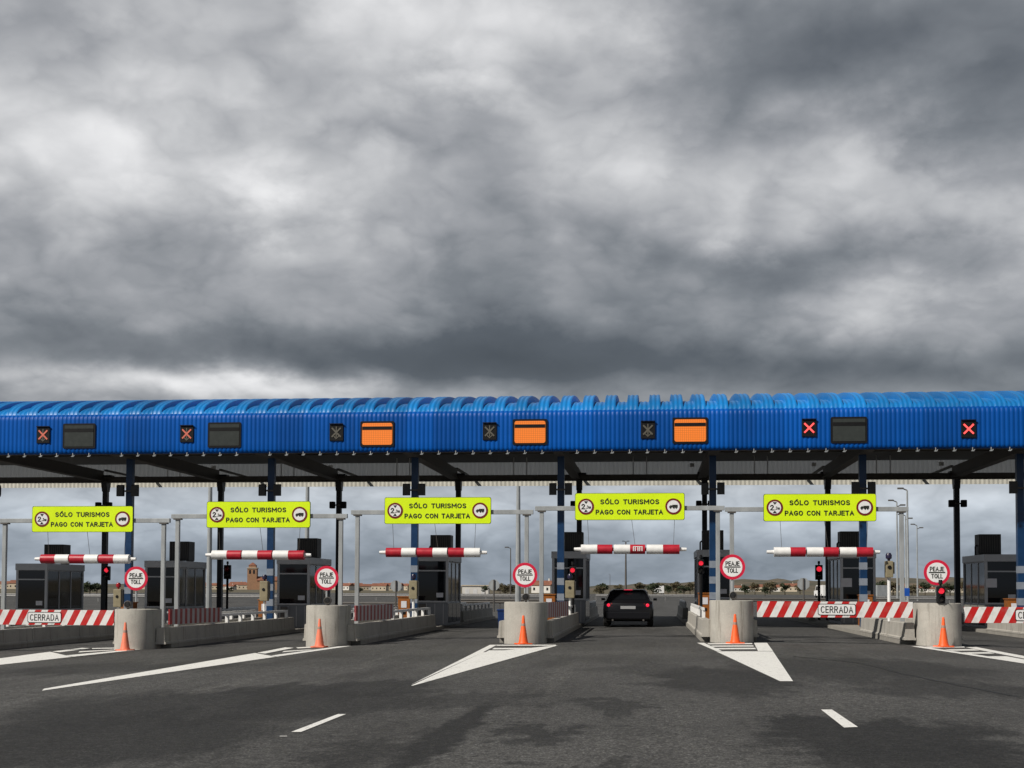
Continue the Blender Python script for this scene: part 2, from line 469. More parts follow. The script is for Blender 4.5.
M_BOARD_R = stripes('board_stripes', 0.36, 0.5, (0.50, 0.010, 0.010), (0.76, 0.76, 0.75))
M_BOARD_O = stripes('shaded_board_stripes', 0.30, 0.0, (0.26, 0.010, 0.014), (0.42, 0.38, 0.40))  # same boards turned from the sun, their shade put into duller stripe colours


# ------------------------------------------------------------------ mesh helpers
class MB:
    """collects shapes into one mesh"""
    def __init__(s): s.bm = bmesh.new(); s.mi = 0

    def _f(s, vs):
        try:
            f = s.bm.faces.new(vs); f.material_index = s.mi; return f
        except ValueError: return None

    def box(s, x0, x1, y0, y1, z0, z1, bev=0.0):
        t = bmesh.new()
        bmesh.ops.create_cube(t, size=1)
        for v in t.verts:
            v.co = Vector(((x0 + x1) / 2 + v.co.x * (x1 - x0), (y0 + y1) / 2 + v.co.y * (y1 - y0), (z0 + z1) / 2 + v.co.z * (z1 - z0)))
        if bev: bmesh.ops.bevel(t, geom=list(t.edges), offset=bev, segments=2, affect='EDGES', profile=0.7)
        s.merge(t); return s

    def merge(s, t):
        mp = {v: s.bm.verts.new(v.co) for v in t.verts}
        for f in t.faces: s._f([mp[v] for v in f.verts])
        t.free()

    def tube(s, a, b, r, r2=None, n=10, cap=True):
        a, b = Vector(a), Vector(b); r2 = r if r2 is None else r2
        q = (b - a).to_track_quat('Z', 'Y')
        A = [s.bm.verts.new(a + q @ Vector((r * math.cos(2 * math.pi * i / n), r * math.sin(2 * math.pi * i / n), 0))) for i in range(n)]
        B = [s.bm.verts.new(b + q @ Vector((r2 * math.cos(2 * math.pi * i / n), r2 * math.sin(2 * math.pi * i / n), 0))) for i in range(n)]
        for i in range(n): s._f([A[i], A[(i + 1) % n], B[(i + 1) % n], B[i]])
        if cap: s._f(A[::-1]); s._f(B)
        return s

    def lathe(s, prof, n=20, c=(0, 0, 0), axis='Z'):
        rings = []
        for r, h in prof:
            ring = []
            for i in range(n):
                a = 2 * math.pi * i / n
                p = Vector((r * math.cos(a), r * math.sin(a), h))
                if axis == 'Y': p = Vector((p.x, p.z, p.y))
                ring.append(s.bm.verts.new(p + Vector(c)))
            rings.append(ring)
        for k in range(len(rings) - 1):
            for i in range(n): s._f([rings[k][i], rings[k][(i + 1) % n], rings[k + 1][(i + 1) % n], rings[k + 1][i]])
        s._f(rings[0][::-1]); s._f(rings[-1])
        return s

    def prism(s, pts, y0, y1):
        """polygon in XZ pushed along Y"""
        A = [s.bm.verts.new((x, y0, z)) for x, z in pts]; B = [s.bm.verts.new((x, y1, z)) for x, z in pts]
        s._f(A); s._f(B[::-1]); n = len(pts)
        for i in range(n): s._f([A[i], B[i], B[(i + 1) % n], A[(i + 1) % n]])
        return s

    def prism_z(s, pts, z0, z1):
        A = [s.bm.verts.new((x, y, z0)) for x, y in pts]; B = [s.bm.verts.new((x, y, z1)) for x, y in pts]
        s._f(A[::-1]); s._f(B); n = len(pts)
        for i in range(n): s._f([A[i], A[(i + 1) % n], B[(i + 1) % n], B[i]])
        return s

    def prism_x(s, pts, x0, x1):
        A = [s.bm.verts.new((x0, y, z)) for y, z in pts]; B = [s.bm.verts.new((x1, y, z)) for y, z in pts]
        s._f(A[::-1]); s._f(B); n = len(pts)
        for i in range(n): s._f([A[i], A[(i + 1) % n], B[(i + 1) % n], B[i]])
        return s

    def loft(s, rings, cap=True, closed=True):
        V = [[s.bm.verts.new(p) for p in r] for r in rings]
        for k in range(len(V) - 1):
            n = len(V[k])
            for i in range(n if closed else n - 1):
                s._f([V[k][i], V[k][(i + 1) % n], V[k + 1][(i + 1) % n], V[k + 1][i]])
        if cap: s._f(V[0][::-1]); s._f(V[-1])
        return s

    def build(s, name, mats, parent=None, loc=(0, 0, 0), smooth=None):
        bmesh.ops.recalc_face_normals(s.bm, faces=list(s.bm.faces))
        me = bpy.data.meshes.new(name); s.bm.to_mesh(me); s.bm.free()
        for m in (mats if isinstance(mats, (list, tuple)) else [mats]): me.materials.append(m)
        if smooth is not None:
            for p in me.polygons: p.use_smooth = True
            me.set_sharp_from_angle(angle=R(smooth))
        o = bpy.data.objects.new(name, me); COL.objects.link(o); o.location = loc
        if parent: o.parent = parent
        return o


def tag(o, label=None, cat=None, group=None, kind=None):
    if label: o['label'] = label
    if cat: o['category'] = cat
    if group: o['group'] = group
    if kind: o['kind'] = kind
    return o


def thing(name, label, cat, loc=(0, 0, 0), rz=0.0, group=None):
    o = bpy.data.objects.new(name, None); COL.objects.link(o)
    o.empty_display_size = 0.2
    o.location = loc; o.rotation_euler = (0, 0, rz)
    return tag(o, label, cat, group)


def copy_tree(o, parent=None):
    c = o.copy(); COL.objects.link(c); c.parent = parent
    for ch in list(o.children): copy_tree(ch, c)
    return c


def dup(o, loc, label, rz=None, scale=None):
    c = copy_tree(o); c.location = loc; c['label'] = label
    if rz is not None: c.rotation_euler = (0, 0, rz)
    if scale is not None: c.scale = scale
    return c


def arc(cx, cy, rx, ry, a0, a1, n=10):
    return [(cx + rx * math.cos(R(a0 + (a1 - a0) * i / n)), cy + ry * math.sin(R(a0 + (a1 - a0) * i / n))) for i in range(n + 1)]


# road lettering: (width, strokes) in a unit high box, every stroke a line of points
GLYPH = {
    'O': (0.70, [arc(0.35, 0.5, 0.35, 0.5, 90, 450, 24)]), 'Ó': (0.70, [arc(0.35, 0.5, 0.35, 0.5, 90, 450, 24), [(0.30, 1.14), (0.48, 1.30)]]),
    'C': (0.64, [arc(0.36, 0.5, 0.36, 0.5, 48, 312, 18)]), 'G': (0.68, [arc(0.36, 0.5, 0.36, 0.5, 48, 325, 18) + [(0.66, 0.46), (0.38, 0.46)]]),
    'S': (0.56, [arc(0.28, 0.75, 0.26, 0.25, 35, 270, 12) + arc(0.28, 0.25, 0.28, 0.25, 90, -145, 12)[1:]]),
    'L': (0.48, [[(0, 1), (0, 0), (0.48, 0)]]), 'T': (0.60, [[(0, 1), (0.60, 1)], [(0.30, 1), (0.30, 0)]]),
    'U': (0.62, [[(0, 1), (0, 0.3)] + arc(0.31, 0.3, 0.31, 0.3, 180, 360, 12)[1:] + [(0.62, 1)]]),
    'R': (0.60, [[(0, 0), (0, 1), (0.32, 1)] + arc(0.32, 0.75, 0.25, 0.25, 90, -90, 10)[1:] + [(0, 0.5)], [(0.30, 0.5), (0.60, 0)]]),
    'P': (0.57, [[(0, 0), (0, 1), (0.32, 1)] + arc(0.32, 0.73, 0.25, 0.27, 90, -90, 10)[1:] + [(0, 0.46)]]),
    'I': (0.0, [[(0, 0), (0, 1)]]), 'M': (0.80, [[(0, 0), (0, 1)], [(0.02, 0.98), (0.40, 0.36), (0.78, 0.98)], [(0.80, 0), (0.80, 1)]]),
    'A': (0.70, [[(0, 0), (0.35, 1), (0.70, 0)], [(0.12, 0.32), (0.58, 0.32)]]), 'N': (0.64, [[(0, 0), (0, 1)], [(0.02, 0.98), (0.62, 0.02)], [(0.64, 0), (0.64, 1)]]),
    'J': (0.44, [[(0.44, 1), (0.44, 0.24)] + arc(0.20, 0.24, 0.24, 0.24, 0, -150, 10)[1:]]), 'E': (0.50, [[(0.50, 1), (0, 1), (0, 0), (0.50, 0)], [(0, 0.52), (0.44, 0.52)]]),
    'D': (0.64, [[(0, 0), (0, 1), (0.26, 1)] + arc(0.26, 0.5, 0.38, 0.5, 90, -90, 12)[1:] + [(0, 0)]]),
    '2': (0.54, [arc(0.27, 0.73, 0.26, 0.27, 165, -35, 12) + [(0.0, 0.0), (0.54, 0.0)]]), '3': (0.5, [arc(0.24, 0.75, 0.24, 0.25, 150, -90, 12) + arc(0.24, 0.25, 0.26, 0.25, 90, -150, 12)[1:]]),
    ',': (0.08, [[(0.08, 0.08), (0.0, -0.14)]]), 'm': (0.66, [[(0, 0), (0, 0.6), (0.33, 0.6), (0.33, 0)], [(0.33, 0.6), (0.66, 0.6), (0.66, 0)]]), ' ': (0.34, []),
}


def text(parent, s, x, y, z, width, height, m, name='lettering', depth=0.004, wt=0.17, gap=0.34):
    """stroke lettering facing -Y, stretched to the given width and capital height; z is its middle"""
    adv = []; cur = 0.0
    for ch in s:
        adv.append(cur); cur += GLYPH[ch][0] + gap
    total = cur - gap
    sx = (width - wt * height) / total; sz = height * (1 - wt); hw = wt * height / 2
    mb = MB(); k = 0
    for ch, a0 in zip(s, adv):
        for pts in GLYPH[ch][1]:
            P = [Vector(((a0 + px - total / 2) * sx, (pz - 0.5) * sz)) for px, pz in pts]
            closed = (P[0] - P[-1]).length < 1e-5
            if closed: P = P[:-1]
            n = len(P); Lf, Rt = [], []
            for i in range(n):
                a = P[i - 1] if (i > 0 or closed) else None
                b = P[(i + 1) % n] if (i < n - 1 or closed) else None
                d1 = (P[i] - a).normalized() if a is not None else None
                d2 = (b - P[i]).normalized() if b is not None else None
                if d1 is None: nn = Vector((-d2.y, d2.x)); ext = -d2 * hw; mlen = hw
                elif d2 is None: nn = Vector((-d1.y, d1.x)); ext = d1 * hw; mlen = hw
                else:
                    nn = (Vector((-d1.y, d1.x)) + Vector((-d2.y, d2.x)))
                    nn = nn.normalized() if nn.length > 1e-4 else Vector((-d1.y, d1.x))
                    mlen = hw / max(nn.dot(Vector((-d1.y, d1.x))), 0.55); ext = Vector((0, 0))
                Lf.append(P[i] + ext + nn * mlen); Rt.append(P[i] + ext - nn * mlen)
            f = -depth - 0.0004 * (k % 3); k += 1
            V = [[mb.bm.verts.new((q.x, yy, q.y)) for q in side] for side in (Lf, Rt) for yy in (0.0, f)]
            last = n if closed else n - 1
            for i in range(last):
                j = (i + 1) % n
                mb._f([V[1][i], V[1][j], V[3][j], V[3][i]]); mb._f([V[0][i], V[2][i], V[2][j], V[0][j]])
                mb._f([V[0][i], V[0][j], V[1][j], V[1][i]]); mb._f([V[2][i], V[3][i], V[3][j], V[2][j]])
            if not closed:
                for i in (0, n - 1): mb._f([V[0][i], V[1][i], V[3][i], V[2][i]])
    return mb.build(name, m, parent, (x, y, z))


ORD = ['first', 'second', 'third', 'fourth', 'fifth', 'sixth', 'seventh', 'eighth', 'ninth', 'tenth']

# ------------------------------------------------------------------ ground
def sheet(name, xs, ys, zf, m):
    me = bpy.data.meshes.new(name)
    nx = len(xs)
    me.from_pydata([(x, y, zf(x, y)) for y in ys for x in xs], [],
                   [(j * nx + i, j * nx + i + 1, (j + 1) * nx + i + 1, (j + 1) * nx + i) for j in range(len(ys) - 1) for i in range(nx - 1)])
    me.materials.append(m)
    for p in me.polygons: p.use_smooth = True
    o = bpy.data.objects.new(name, me); COL.objects.link(o)
    return tag(o, kind='structure')


road_x = [-120, -80, -50, -35] + [-24 + 0.5 * i for i in range(106)] + [40, 60, 80, 120]
sheet('road', road_x, [-60, -20, 0, 75] + [75 + 5 * i for i in range(1, 15)] + [175, 200, 250, 300, 345], gz, M_ASPH)
sheet('field', [-6000, -2000, -600, -200, 0, 200, 600, 2000, 6000], [-1500, -300, 0, 340, 380, 2000, 7000], lambda x, y: -0.75 if y < 350 else -0.35, M_FIELD)


def hill(name, px0, px1, Y, prof, depth):
    """low ridge whose skyline is listed as heights above the plain"""
    n = len(prof); xs = [PX(px0 + (px1 - px0) * i / (n - 1), Y) for i in range(n)]
    rows = []
    for k in range(7):
        t = k / 6; hgt = math.sin(math.pi * t) ** 0.8
        rows.append([(x + random.uniform(-3, 3), Y - depth / 2 + depth * t, -1.2 + (h + random.uniform(-.6, .6)) * hgt) for x, h in zip(xs, prof)])
    mb = MB(); mb.loft(rows, cap=False, closed=False)
    o = mb.build(name, M_HILL, smooth=60)
    return tag(o, kind='structure')


def prof(n, a, b): return [random.uniform(a, b) for _ in range(n)]


hill('hill', 560, 1200, 1900, [4 + 11 * math.sin(math.pi * min(i / 20, 1) / 2) + random.uniform(-2, 2) + (4 if 26 < i < 40 else 0) for i in range(60)], 700)
hill('hill', -150, 620, 2600, prof(60, 3, 8), 600)
hill('hill', 840, 1250, 2600, [10 + 14 * math.sin(math.pi * i / 29) + random.uniform(-1, 1) for i in range(30)], 500)


def flat_poly(pts, cut=14):
    """painted quad (four ground pixels, in order) draped on the road"""
    (ax, ay), (bx, by), (cx_, cy_), (dx, dy) = [GP(*p) for p in pts]
    vs, fs = [], []
    for j in range(cut + 1):
        v = j / cut
        for i in range(5):
            u = i / 4
            x = (1 - v) * ((1 - u) * ax + u * bx) + v * ((1 - u) * dx + u * cx_)
            y = (1 - v) * ((1 - u) * ay + u * by) + v * ((1 - u) * dy + u * cy_)
            vs.append((x, y, gz(x, y) + 0.006))
    for j in range(cut):
        for i in range(4):
            k = j * 5 + i; fs.append((k, k + 1, k + 6, k + 5))
    return vs, fs


def marking(polys):
    vs, fs = [], []
    for p in polys:
        a, b = flat_poly(p); o = len(vs); vs += a; fs += [tuple(i + o for i in f) for f in b]
    me = bpy.data.meshes.new('road_marking'); me.from_pydata(vs, [], fs); me.materials.append(M_PAINT)
    bm = bmesh.new(); bm.from_mesh(me); bmesh.ops.recalc_face_normals(bm, faces=list(bm.faces)); bm.to_mesh(me); bm.free()
    o = bpy.data.objects.new('road_marking', me); COL.objects.link(o)
    return tag(o, kind='structure')


marking([[(411, 686), (413, 686), (558, 645.6), (483, 652.5)], [(411, 685), (483, 652.5), (497, 645), (490, 645)],
         [(497, 645), (556, 645), (556, 645.9), (496, 645.9)], [(494, 648.2), (546, 648), (542, 649.4), (492, 649.6)], [(489, 650.6), (537, 650.5), (532, 652), (486, 652.2)]])
marking([[(697, 643), (704, 643), (722, 651.3), (716, 651.3)], [(716, 651.6), (773, 651.6), (793, 681.5), (780, 681.5)], [(754, 643), (767, 643), (773, 651.3), (758, 651.3)],
         [(707, 643.5), (752, 643.3), (752.5, 644.4), (709, 644.6)], [(711, 645.8), (753, 645.6), (754, 646.8), (713, 647)], [(715, 648.2), (755, 648), (756, 649.4), (718, 649.6)]])
marking([[(42, 691), (44, 689), (255, 653.2), (276, 657)], [(277, 656.8), (271, 655.8), (338, 646.6), (352, 646)], [(257, 653), (265, 653.8), (294, 648), (285, 647.6)],
         [(296, 647.6), (345, 645.4), (336, 646.4), (298, 648.6)], [(284, 651.2), (315, 649.4), (306, 650.6), (282, 652.4)]])
marking([[(-60, 671.6), (-60, 666.5), (50, 651.9), (72, 657.1)], [(73, 656.9), (66, 655.6), (146, 648.2), (160, 647.6)], [(52, 651.7), (60, 652.4), (90, 648.4), (82, 648)],
         [(92, 648.3), (155, 647), (146, 647.9), (92, 649.4)], [(80, 651.4), (120, 649.6), (112, 650.6), (78, 652.6)]])
marking([[(911, 646.5), (921, 646.5), (1060, 667.4), (1048, 667.4)], [(966, 647.6), (976, 647.2), (1090, 668.6), (1078, 669.2)], [(985, 656.6), (1006, 656.4), (1078, 669.6), (1064, 668)],
         [(924, 646.8), (964, 646.6), (965, 647.7), (931, 647.9)], [(944, 649.6), (974, 649.4), (980, 650.7), (952, 650.9)], [(962, 652.6), (989, 652.4), (995, 653.8), (971, 654)]])
marking([[(291, 732.5), (301, 732.5), (346, 714.5), (338, 714.5)]])
marking([[(821, 710), (832, 710), (858, 727.5), (844, 728)]])
marking([[(280, 736.4), (287, 736.4), (287.5, 736.9), (279.5, 736.9)]])


def crack(pts, wd=0.035):
    P = [GP(*p) for p in pts]; vs, fs = [], []
    fine = []
    for a, b in zip(P, P[1:]):
        for k in range(6):
            t = k / 6; fine.append((a[0] + (b[0] - a[0]) * t + random.uniform(-.05, .05), a[1] + (b[1] - a[1]) * t + random.uniform(-.12, .12)))
    for i, (x, y) in enumerate(fine):
        for s in (-1, 1): vs.append((x + s * wd * 0.4, y + s * wd * random.uniform(1.2, 2.6), gz(x, y) + 0.004))
        if i: fs.append((2 * i - 2, 2 * i - 1, 2 * i + 1, 2 * i))
    me = bpy.data.meshes.new('tar_seam'); me.from_pydata(vs, [], fs); me.materials.append(mat('tar', (0.012, 0.012, 0.012), 0.6, var=0.1))
    return tag(COL.objects.link(bpy.data.objects.new('tar_seam', me)) or COL.objects[-1], kind='structure')


for pts in ([(790, 656), (860, 663), (930, 680), (1040, 701)],):
    me_n = crack(pts)
for o in COL.objects:
    if o.name.startswith('tar_seam'): tag(o, kind='structure')

# ------------------------------------------------------------------ toll islands
XK = {-1: -24.0, 0: -18.8, 1: -13.57, 2: -8.38, 3: -3.22, 4: 2.03, 5: 7.10, 6: 12.3}
NOSE_Y = 34.95
ISL = ['far left', 'second', 'third', 'fourth', 'fifth', 'sixth', 'seventh', 'eighth']
# short names that people can find in the picture
ISLE = {-1: 'at the far left edge', 0: 'left of the leftmost toll disc', 1: 'behind the leftmost toll disc', 2: 'behind the second toll disc',
        3: 'left of the black car', 4: 'right of the black car', 5: 'behind the rightmost toll disc', 6: 'at the right edge'}

for k, x in XK.items():
    z = gz(x)
    mb = MB()
    mb.prism_z([(x - 0.72, 35.42), (x + 0.72, 35.42), (x + 0.72, 67), (x - 0.72, 67)], z - 0.35, z + 0.13)
    tag(mb.build('traffic_island', M_CONC2), kind='structure')


def wall(x, side, y0, y1, label, h=0.57):
    z = gz(x); s = side
    a = thing('concrete_wall', label, 'wall', (x + s * 0.58, y0, z + 0.132), 0, 'low concrete walls along the toll islands')
    L = y1 - y0
    sec = [(-0.15, 0), (0.15, 0), (0.15, 0.05), (0.12, 0.075), (0.105, h - 0.15), (0.09, h - 0.132), (-0.09, h - 0.132), (-0.105, h - 0.15), (-0.12, 0.075), (-0.15, 0.05)]
    mb = MB(); n = max(1, round(L / 3.0)); seg = L / n
    for i in range(n):
        g0 = i * seg + (0.012 if i else 0); mb.prism(sec, g0, (i + 1) * seg - 0.012)
    mb.build('wall_body', M_CONC, a)
    return a


def rail(x, side, y0, y1, label):
    z = gz(x)
    a = thing('guard_rail', label, 'rail', (x + side * 0.58, y0, z + 0.57), 0, 'white rails on the island walls')
    L = y1 - y0
    MB().box(-0.03, 0.03, 0, L, 0.20, 0.28, 0.012).build('handrail', M_WHITE, a)
    n = int(L / 1.3)
    for i in range(n + 1):
        y = 0.1 + i * (L - 0.2) / n
        MB().box(-0.045, 0.045, y - 0.07, y + 0.07, 0.0, 0.198, 0.012).build('post', M_WHITE, a)
    return a


SD = {-1: 'left', 1: 'right'}
for k, x in XK.items():
    for s in (-1, 1):
        if k == 5 and s == -1:
            wall(x, s, 34.95, 37.4, 'short sunlit concrete wall block touching the left of the rightmost concrete nose')
            wall(x, s, 37.65, 42.2, 'sunlit concrete wall block under the right end of the CERRADA board')
        else:
            wall(x, s, 34.95, 48.2, f'low concrete wall, {SD[s]} side of the island {ISLE[k]}')
        wall(x, s, 55.5, 66.0, f'low wall past the booth, {SD[s]} side of the island {ISLE[k]}')
        if k in (0, 1, 2, 3, 4):
            rail(x, s, 39.2 if k != 4 else 37.0, 47.6, f'white rail on posts, {SD[s]} side of the island {ISLE[k]}')
            rail(x, s, 55.8, 65.5, f'white rail past the booth, {SD[s]} side of island {ISLE[k]}')

# concrete noses
NOSEW = ['leftmost', 'second from left', 'middle', 'fourth from left', 'rightmost']
def make_nose():
    a = thing('concrete_nose', '', 'bollard', (0, 0, 0), 0, 'rounded concrete island noses')
    r, h = 0.545, 1.07
    pts = [(r * math.cos(math.pi + math.pi * i / 28), r * math.sin(math.pi + math.pi * i / 28)) for i in range(29)] + [(r, 0.45), (-r, 0.45)]
    rings = []
    for sc, z in ((1, -0.25), (1, h - 0.03), (0.985, h - 0.01), (0.95, h)):
        rings.append([(x * sc, y * sc, z) for x, y in pts])
    mb = MB(); mb.loft(rings); mb.build('body', M_CONC, a, smooth=40)
    return a


nose0 = make_nose()
for i, k in enumerate((1, 2, 3, 4, 5)):
    lab = f'rounded grey concrete nose behind the {NOSEW[i]} orange cone'
    loc = (XK[k] + (-0.10, -0.08, 0.0, 0.05, 0.13)[i], NOSE_Y, gz(XK[k]))
    if i == 0: nose0.location = loc; nose0['label'] = lab
    else: dup(nose0, loc, lab)

# cones
def make_cone(mt, name_label):
    a = thing('traffic_cone', name_label, 'cone', (0, 0, 0), 0, 'orange cones in front of the island noses')
    MB().box(-0.2, 0.2, -0.2, 0.2, 0.0, 0.035, 0.012).build('base', mt, a)
    MB().lathe([(0.145, 0.036), (0.125, 0.09), (0.062, 0.49)], 20).build('body', mt, a, smooth=40)
    MB().lathe([(0.064, 0.4905), (0.052, 0.56)], 20).build('collar', M_CONEGREY, a, smooth=40)
    MB().lathe([(0.051, 0.5605), (0.032, 0.755), (0.026, 0.77)], 20).build('tip', mt, a, smooth=40)
    return a


CONE_PX = (126, 320, 523.5, 735, 943)
for i, px in enumerate(CONE_PX):
    Y = 34.1; x = PX(px, Y)
    pale = i < 2
    lab = f'{"faded pinkish" if pale else "bright"} orange cone standing before the {NOSEW[i]} concrete nose'
    if i in (0, 2): c0 = make_cone(M_CONEPALE if pale else M_ORANGE, lab); c = c0
    else: c = dup(c0, (0, 0, 0), lab)
    c.location = (x, Y, gz(x) + 0.002); c.scale = (0.9, 0.9, 0.95)
    c.rotation_euler = (0, 0, random.uniform(-0.6, 0.6))

# round toll signs
def make_disc():
    a = thing('toll_sign', '', 'sign', (0, 0, 0), 0, 'round PEAJE TOLL signs')
    MB().tube((0, 0.03, -0.62), (0, 0.03, 0.1), 0.028).build('post', M_GALV, a)
    MB().lathe([(0.32, -0.012), (0.32, 0.012)], 40, axis='Y').build('disc', M_RIM, a, smooth=40)
    MB().lathe([(0.248, -0.016), (0.248, -0.0125)], 40, axis='Y').build('face', M_WSIGN, a, smooth=40)
    MB().box(-0.20, 0.20, -0.020, -0.0162, -0.014, 0.014).build('bar', M_TEXT, a)
    text(a, 'PEAJE', 0, -0.0163, 0.088, 0.35, 0.115, M_TEXT)
    text(a, 'TOLL', 0, -0.0163, -0.09, 0.28, 0.115, M_TEXT)
    return a


disc0 = make_disc()
for i, (px, py) in enumerate(((136, 578.5), (326.5, 578), (525, 575), (732.5, 567), (937, 572.5))):
    Y = 34.75; loc = (PX(px, Y), Y, PZ(px, py, Y))
    lab = f'round red rimmed PEAJE TOLL sign above the {NOSEW[i]} concrete nose'
    if i == 0: disc0.location = loc; disc0['label'] = lab; c = disc0
    else: c = dup(disc0, loc, lab)

# small round lamps on the noses
def make_lamp():
    a = thing('warning_lamp', '', 'lamp', (0, 0, 0), 0, 'unlit round lamps on the noses')
    MB().box(-0.03, 0.03, -0.03, 0.03, 0, 0.04).build('foot', M_STEEL, a)
    mb = MB(); mb.lathe([(0.06, 0.08), (0.095, 0.05), (0.10, -0.05), (0.085, -0.06), (0.075, -0.04)], 20, (0, 0, 0.125), 'Y'); mb.build('housing', M_STEEL, a, smooth=40)
    MB().lathe([(0.074, -0.045), (0.03, -0.062)], 16, (0, 0, 0.125), 'Y').build('lens', M_LENS, a, smooth=40)
    return a


lamp0 = make_lamp()
for i, (px, k) in enumerate(((128.5, 1), (328, 2), (526, 3), (733, 4))):
    Y = 34.55; x = PX(px, Y); loc = (x, Y, gz(XK[k]) + 1.071)
    lab = f'small unlit round lamp on top of the {NOSEW[i]} concrete nose'
    if i == 0: lamp0.location = loc; lamp0['label'] = lab
    else: dup(lamp0, loc, lab)


def signal(label, loc, h_pole, lit=True, w=0.30, h=0.62, pole_mat=None):
    """two-lamp traffic light, red on top; loc is the foot of its pole"""
    a = thing('traffic_light', label, 'traffic light', loc, 0)
    if h_pole > 0.05: MB().tube((0, 0, 0), (0, 0, h_pole), 0.055).build('pole', pole_mat or M_BLACK, a)
    MB().box(-w / 2, w / 2, -0.09, 0.09, h_pole, h_pole + h, 0.03).build('housing', M_BLACK, a)
    r = w * 0.36
    MB().lathe([(r, 0.0), (r * 0.8, -0.025), (r * 0.3, -0.04)], 18, (0, -0.092, h_pole + h * 0.72), 'Y').build('red_lens', M_REDLED if lit else M_TAILDIM, a, smooth=60)
    MB().lathe([(r, 0.0), (r * 0.8, -0.025), (r * 0.3, -0.04)], 18, (0, -0.092, h_pole + h * 0.27), 'Y').build('green_lens', M_LENS, a, smooth=60)
    for q in (0.72, 0.27):
        mb = MB(); pts = []
        cz = h_pole + h * q
        for i in range(9):
            an = math.pi * i / 8
            pts.append((r * 1.12 * math.cos(an), cz + r * 1.12 * math.sin(an)))
        mb.loft([[(x, -0.092, z) for x, z in pts], [(x * 0.98, -0.20, z) for x, z in pts]], cap=False, closed=False)
        mb.build('visor', M_BLACK, a)
    MB().tube((0, 0, h_pole + h), (0, 0, h_pole + h + 0.05), 0.03).tube((0, 0, h_pole + h + 0.05), (0, 0, h_pole + h + 0.16), 0.055, 0.045).build('cap', M_BLACK, a)
    return a


x = PX(941, 34.4); signal('small traffic light showing red, on the rightmost concrete nose', (x, 34.45, gz(7.1) + 1.071), 0.0, w=0.20, h=0.42)
x = PX(819, 57); signal('lit red traffic light on black pole left of the booth behind the CERRADA board', (x, 57, gz(7) + 0.131), 1.66)
x = PX(572, 45.5); signal('red traffic light before the booth left of the black car', (x, 45.9, gz(-3.2) + 0.131), 1.56, w=0.22, h=0.48)
x = PX(701.5, 46.5); signal('red traffic light before the booth right of the black car', (x, 47.0, gz(2) + 0.131), 1.76, w=0.22, h=0.48)
x = PX(106.5, 57); signal('red traffic light on black pole beneath the leftmost striped bar', (x, 57, gz(-23.4) + 0.131), 2.05)

x = PX(223, 57); signal('unlit dark traffic light beside the second dark column from the left', (x, 57.6, gz(-18.5) + 0.131), 2.0, lit=False)

# ------------------------------------------------------------------ barrier boards
def board(label, x0, x1, Y, z0, placard_px=None, cz=None):
    a = thing('barrier_board', label, 'barrier', ((x0 + x1) / 2, Y, z0), 0, 'striped boards across closed lanes')
    L = (x1 - x0) / 2
    MB().box(-L, L, -0.025, 0.025, 0, 0.40, 0.006).build('board', M_BOARD_R, a)
    mb = MB(); mb.box(-L, L, 0.026, 0.07, 0.05, 0.10); mb.box(-L, L, 0.026, 0.07, 0.30, 0.35); mb.build('brace', M_GALV, a)
    if placard_px is not None:
        cx = PX(placard_px, Y) - (x0 + x1) / 2
        pts = []
        hw, hh, rr = 0.47, 0.145, 0.05
        for qx, qz, a0 in ((hw - rr, hh - rr, 0), (-hw + rr, hh - rr, 90), (-hw + rr, -hh + rr, 180), (hw - rr, -hh + rr, 270)):
            for i in range(5):
                an = R(a0 + 90 * i / 4); pts.append((qx + rr * math.cos(an), qz + rr * math.sin(an)))
        p = MB().prism(pts, -0.032, -0.0255).build('placard', M_TEXT, a, (cx, 0, 0.20))
        MB().prism([(u * 0.965, v * 0.88) for u, v in pts], -0.0365, -0.0325).build('placard_face', M_WSIGN, p)
        text(p, 'CERRADA', 0, -0.037, 0.0, 0.80, 0.17, M_TEXT, wt=0.12)
    return a


board('striped red and white board reading CERRADA across the leftmost lane', -18.8 + 0.6, -13.57 - 0.60, 34.7, PZ(60, 625, 34.7), 45.5)
board('striped red and white board reading CERRADA between the fourth and rightmost noses', PX(757, 34.75), PX(912.5, 34.75), 34.75, PZ(836, 617.5, 34.75), 836.5)
board('striped red and white board cut off by the right edge of the photo', PX(963.5, 34.8), PX(963.5, 34.8) + 4.3, 34.8, PZ(990, 623, 34.8), 1034)


def open_board(label, x, y0, z):
    a = thing('barrier_board', label, 'barrier', (x, y0, z), R(83), 'striped boards swung open along the islands')
    MB().box(0, 3.3, -0.025, 0.025, 0, 0.42, 0.006).build('board', M_BOARD_O, a)
    mb = MB(); mb.box(0, 3.3, 0.026, 0.07, 0.05, 0.10); mb.box(0, 3.3, 0.026, 0.07, 0.31, 0.36); mb.build('brace', M_GALV, a)


for k, i in ((1, 0), (2, 1), (3, 2)):
    open_board(f'striped board swung open along the island behind the {NOSEW[i]} concrete nose', XK[k] + 0.45, 35.95, gz(XK[k]) + 0.63)

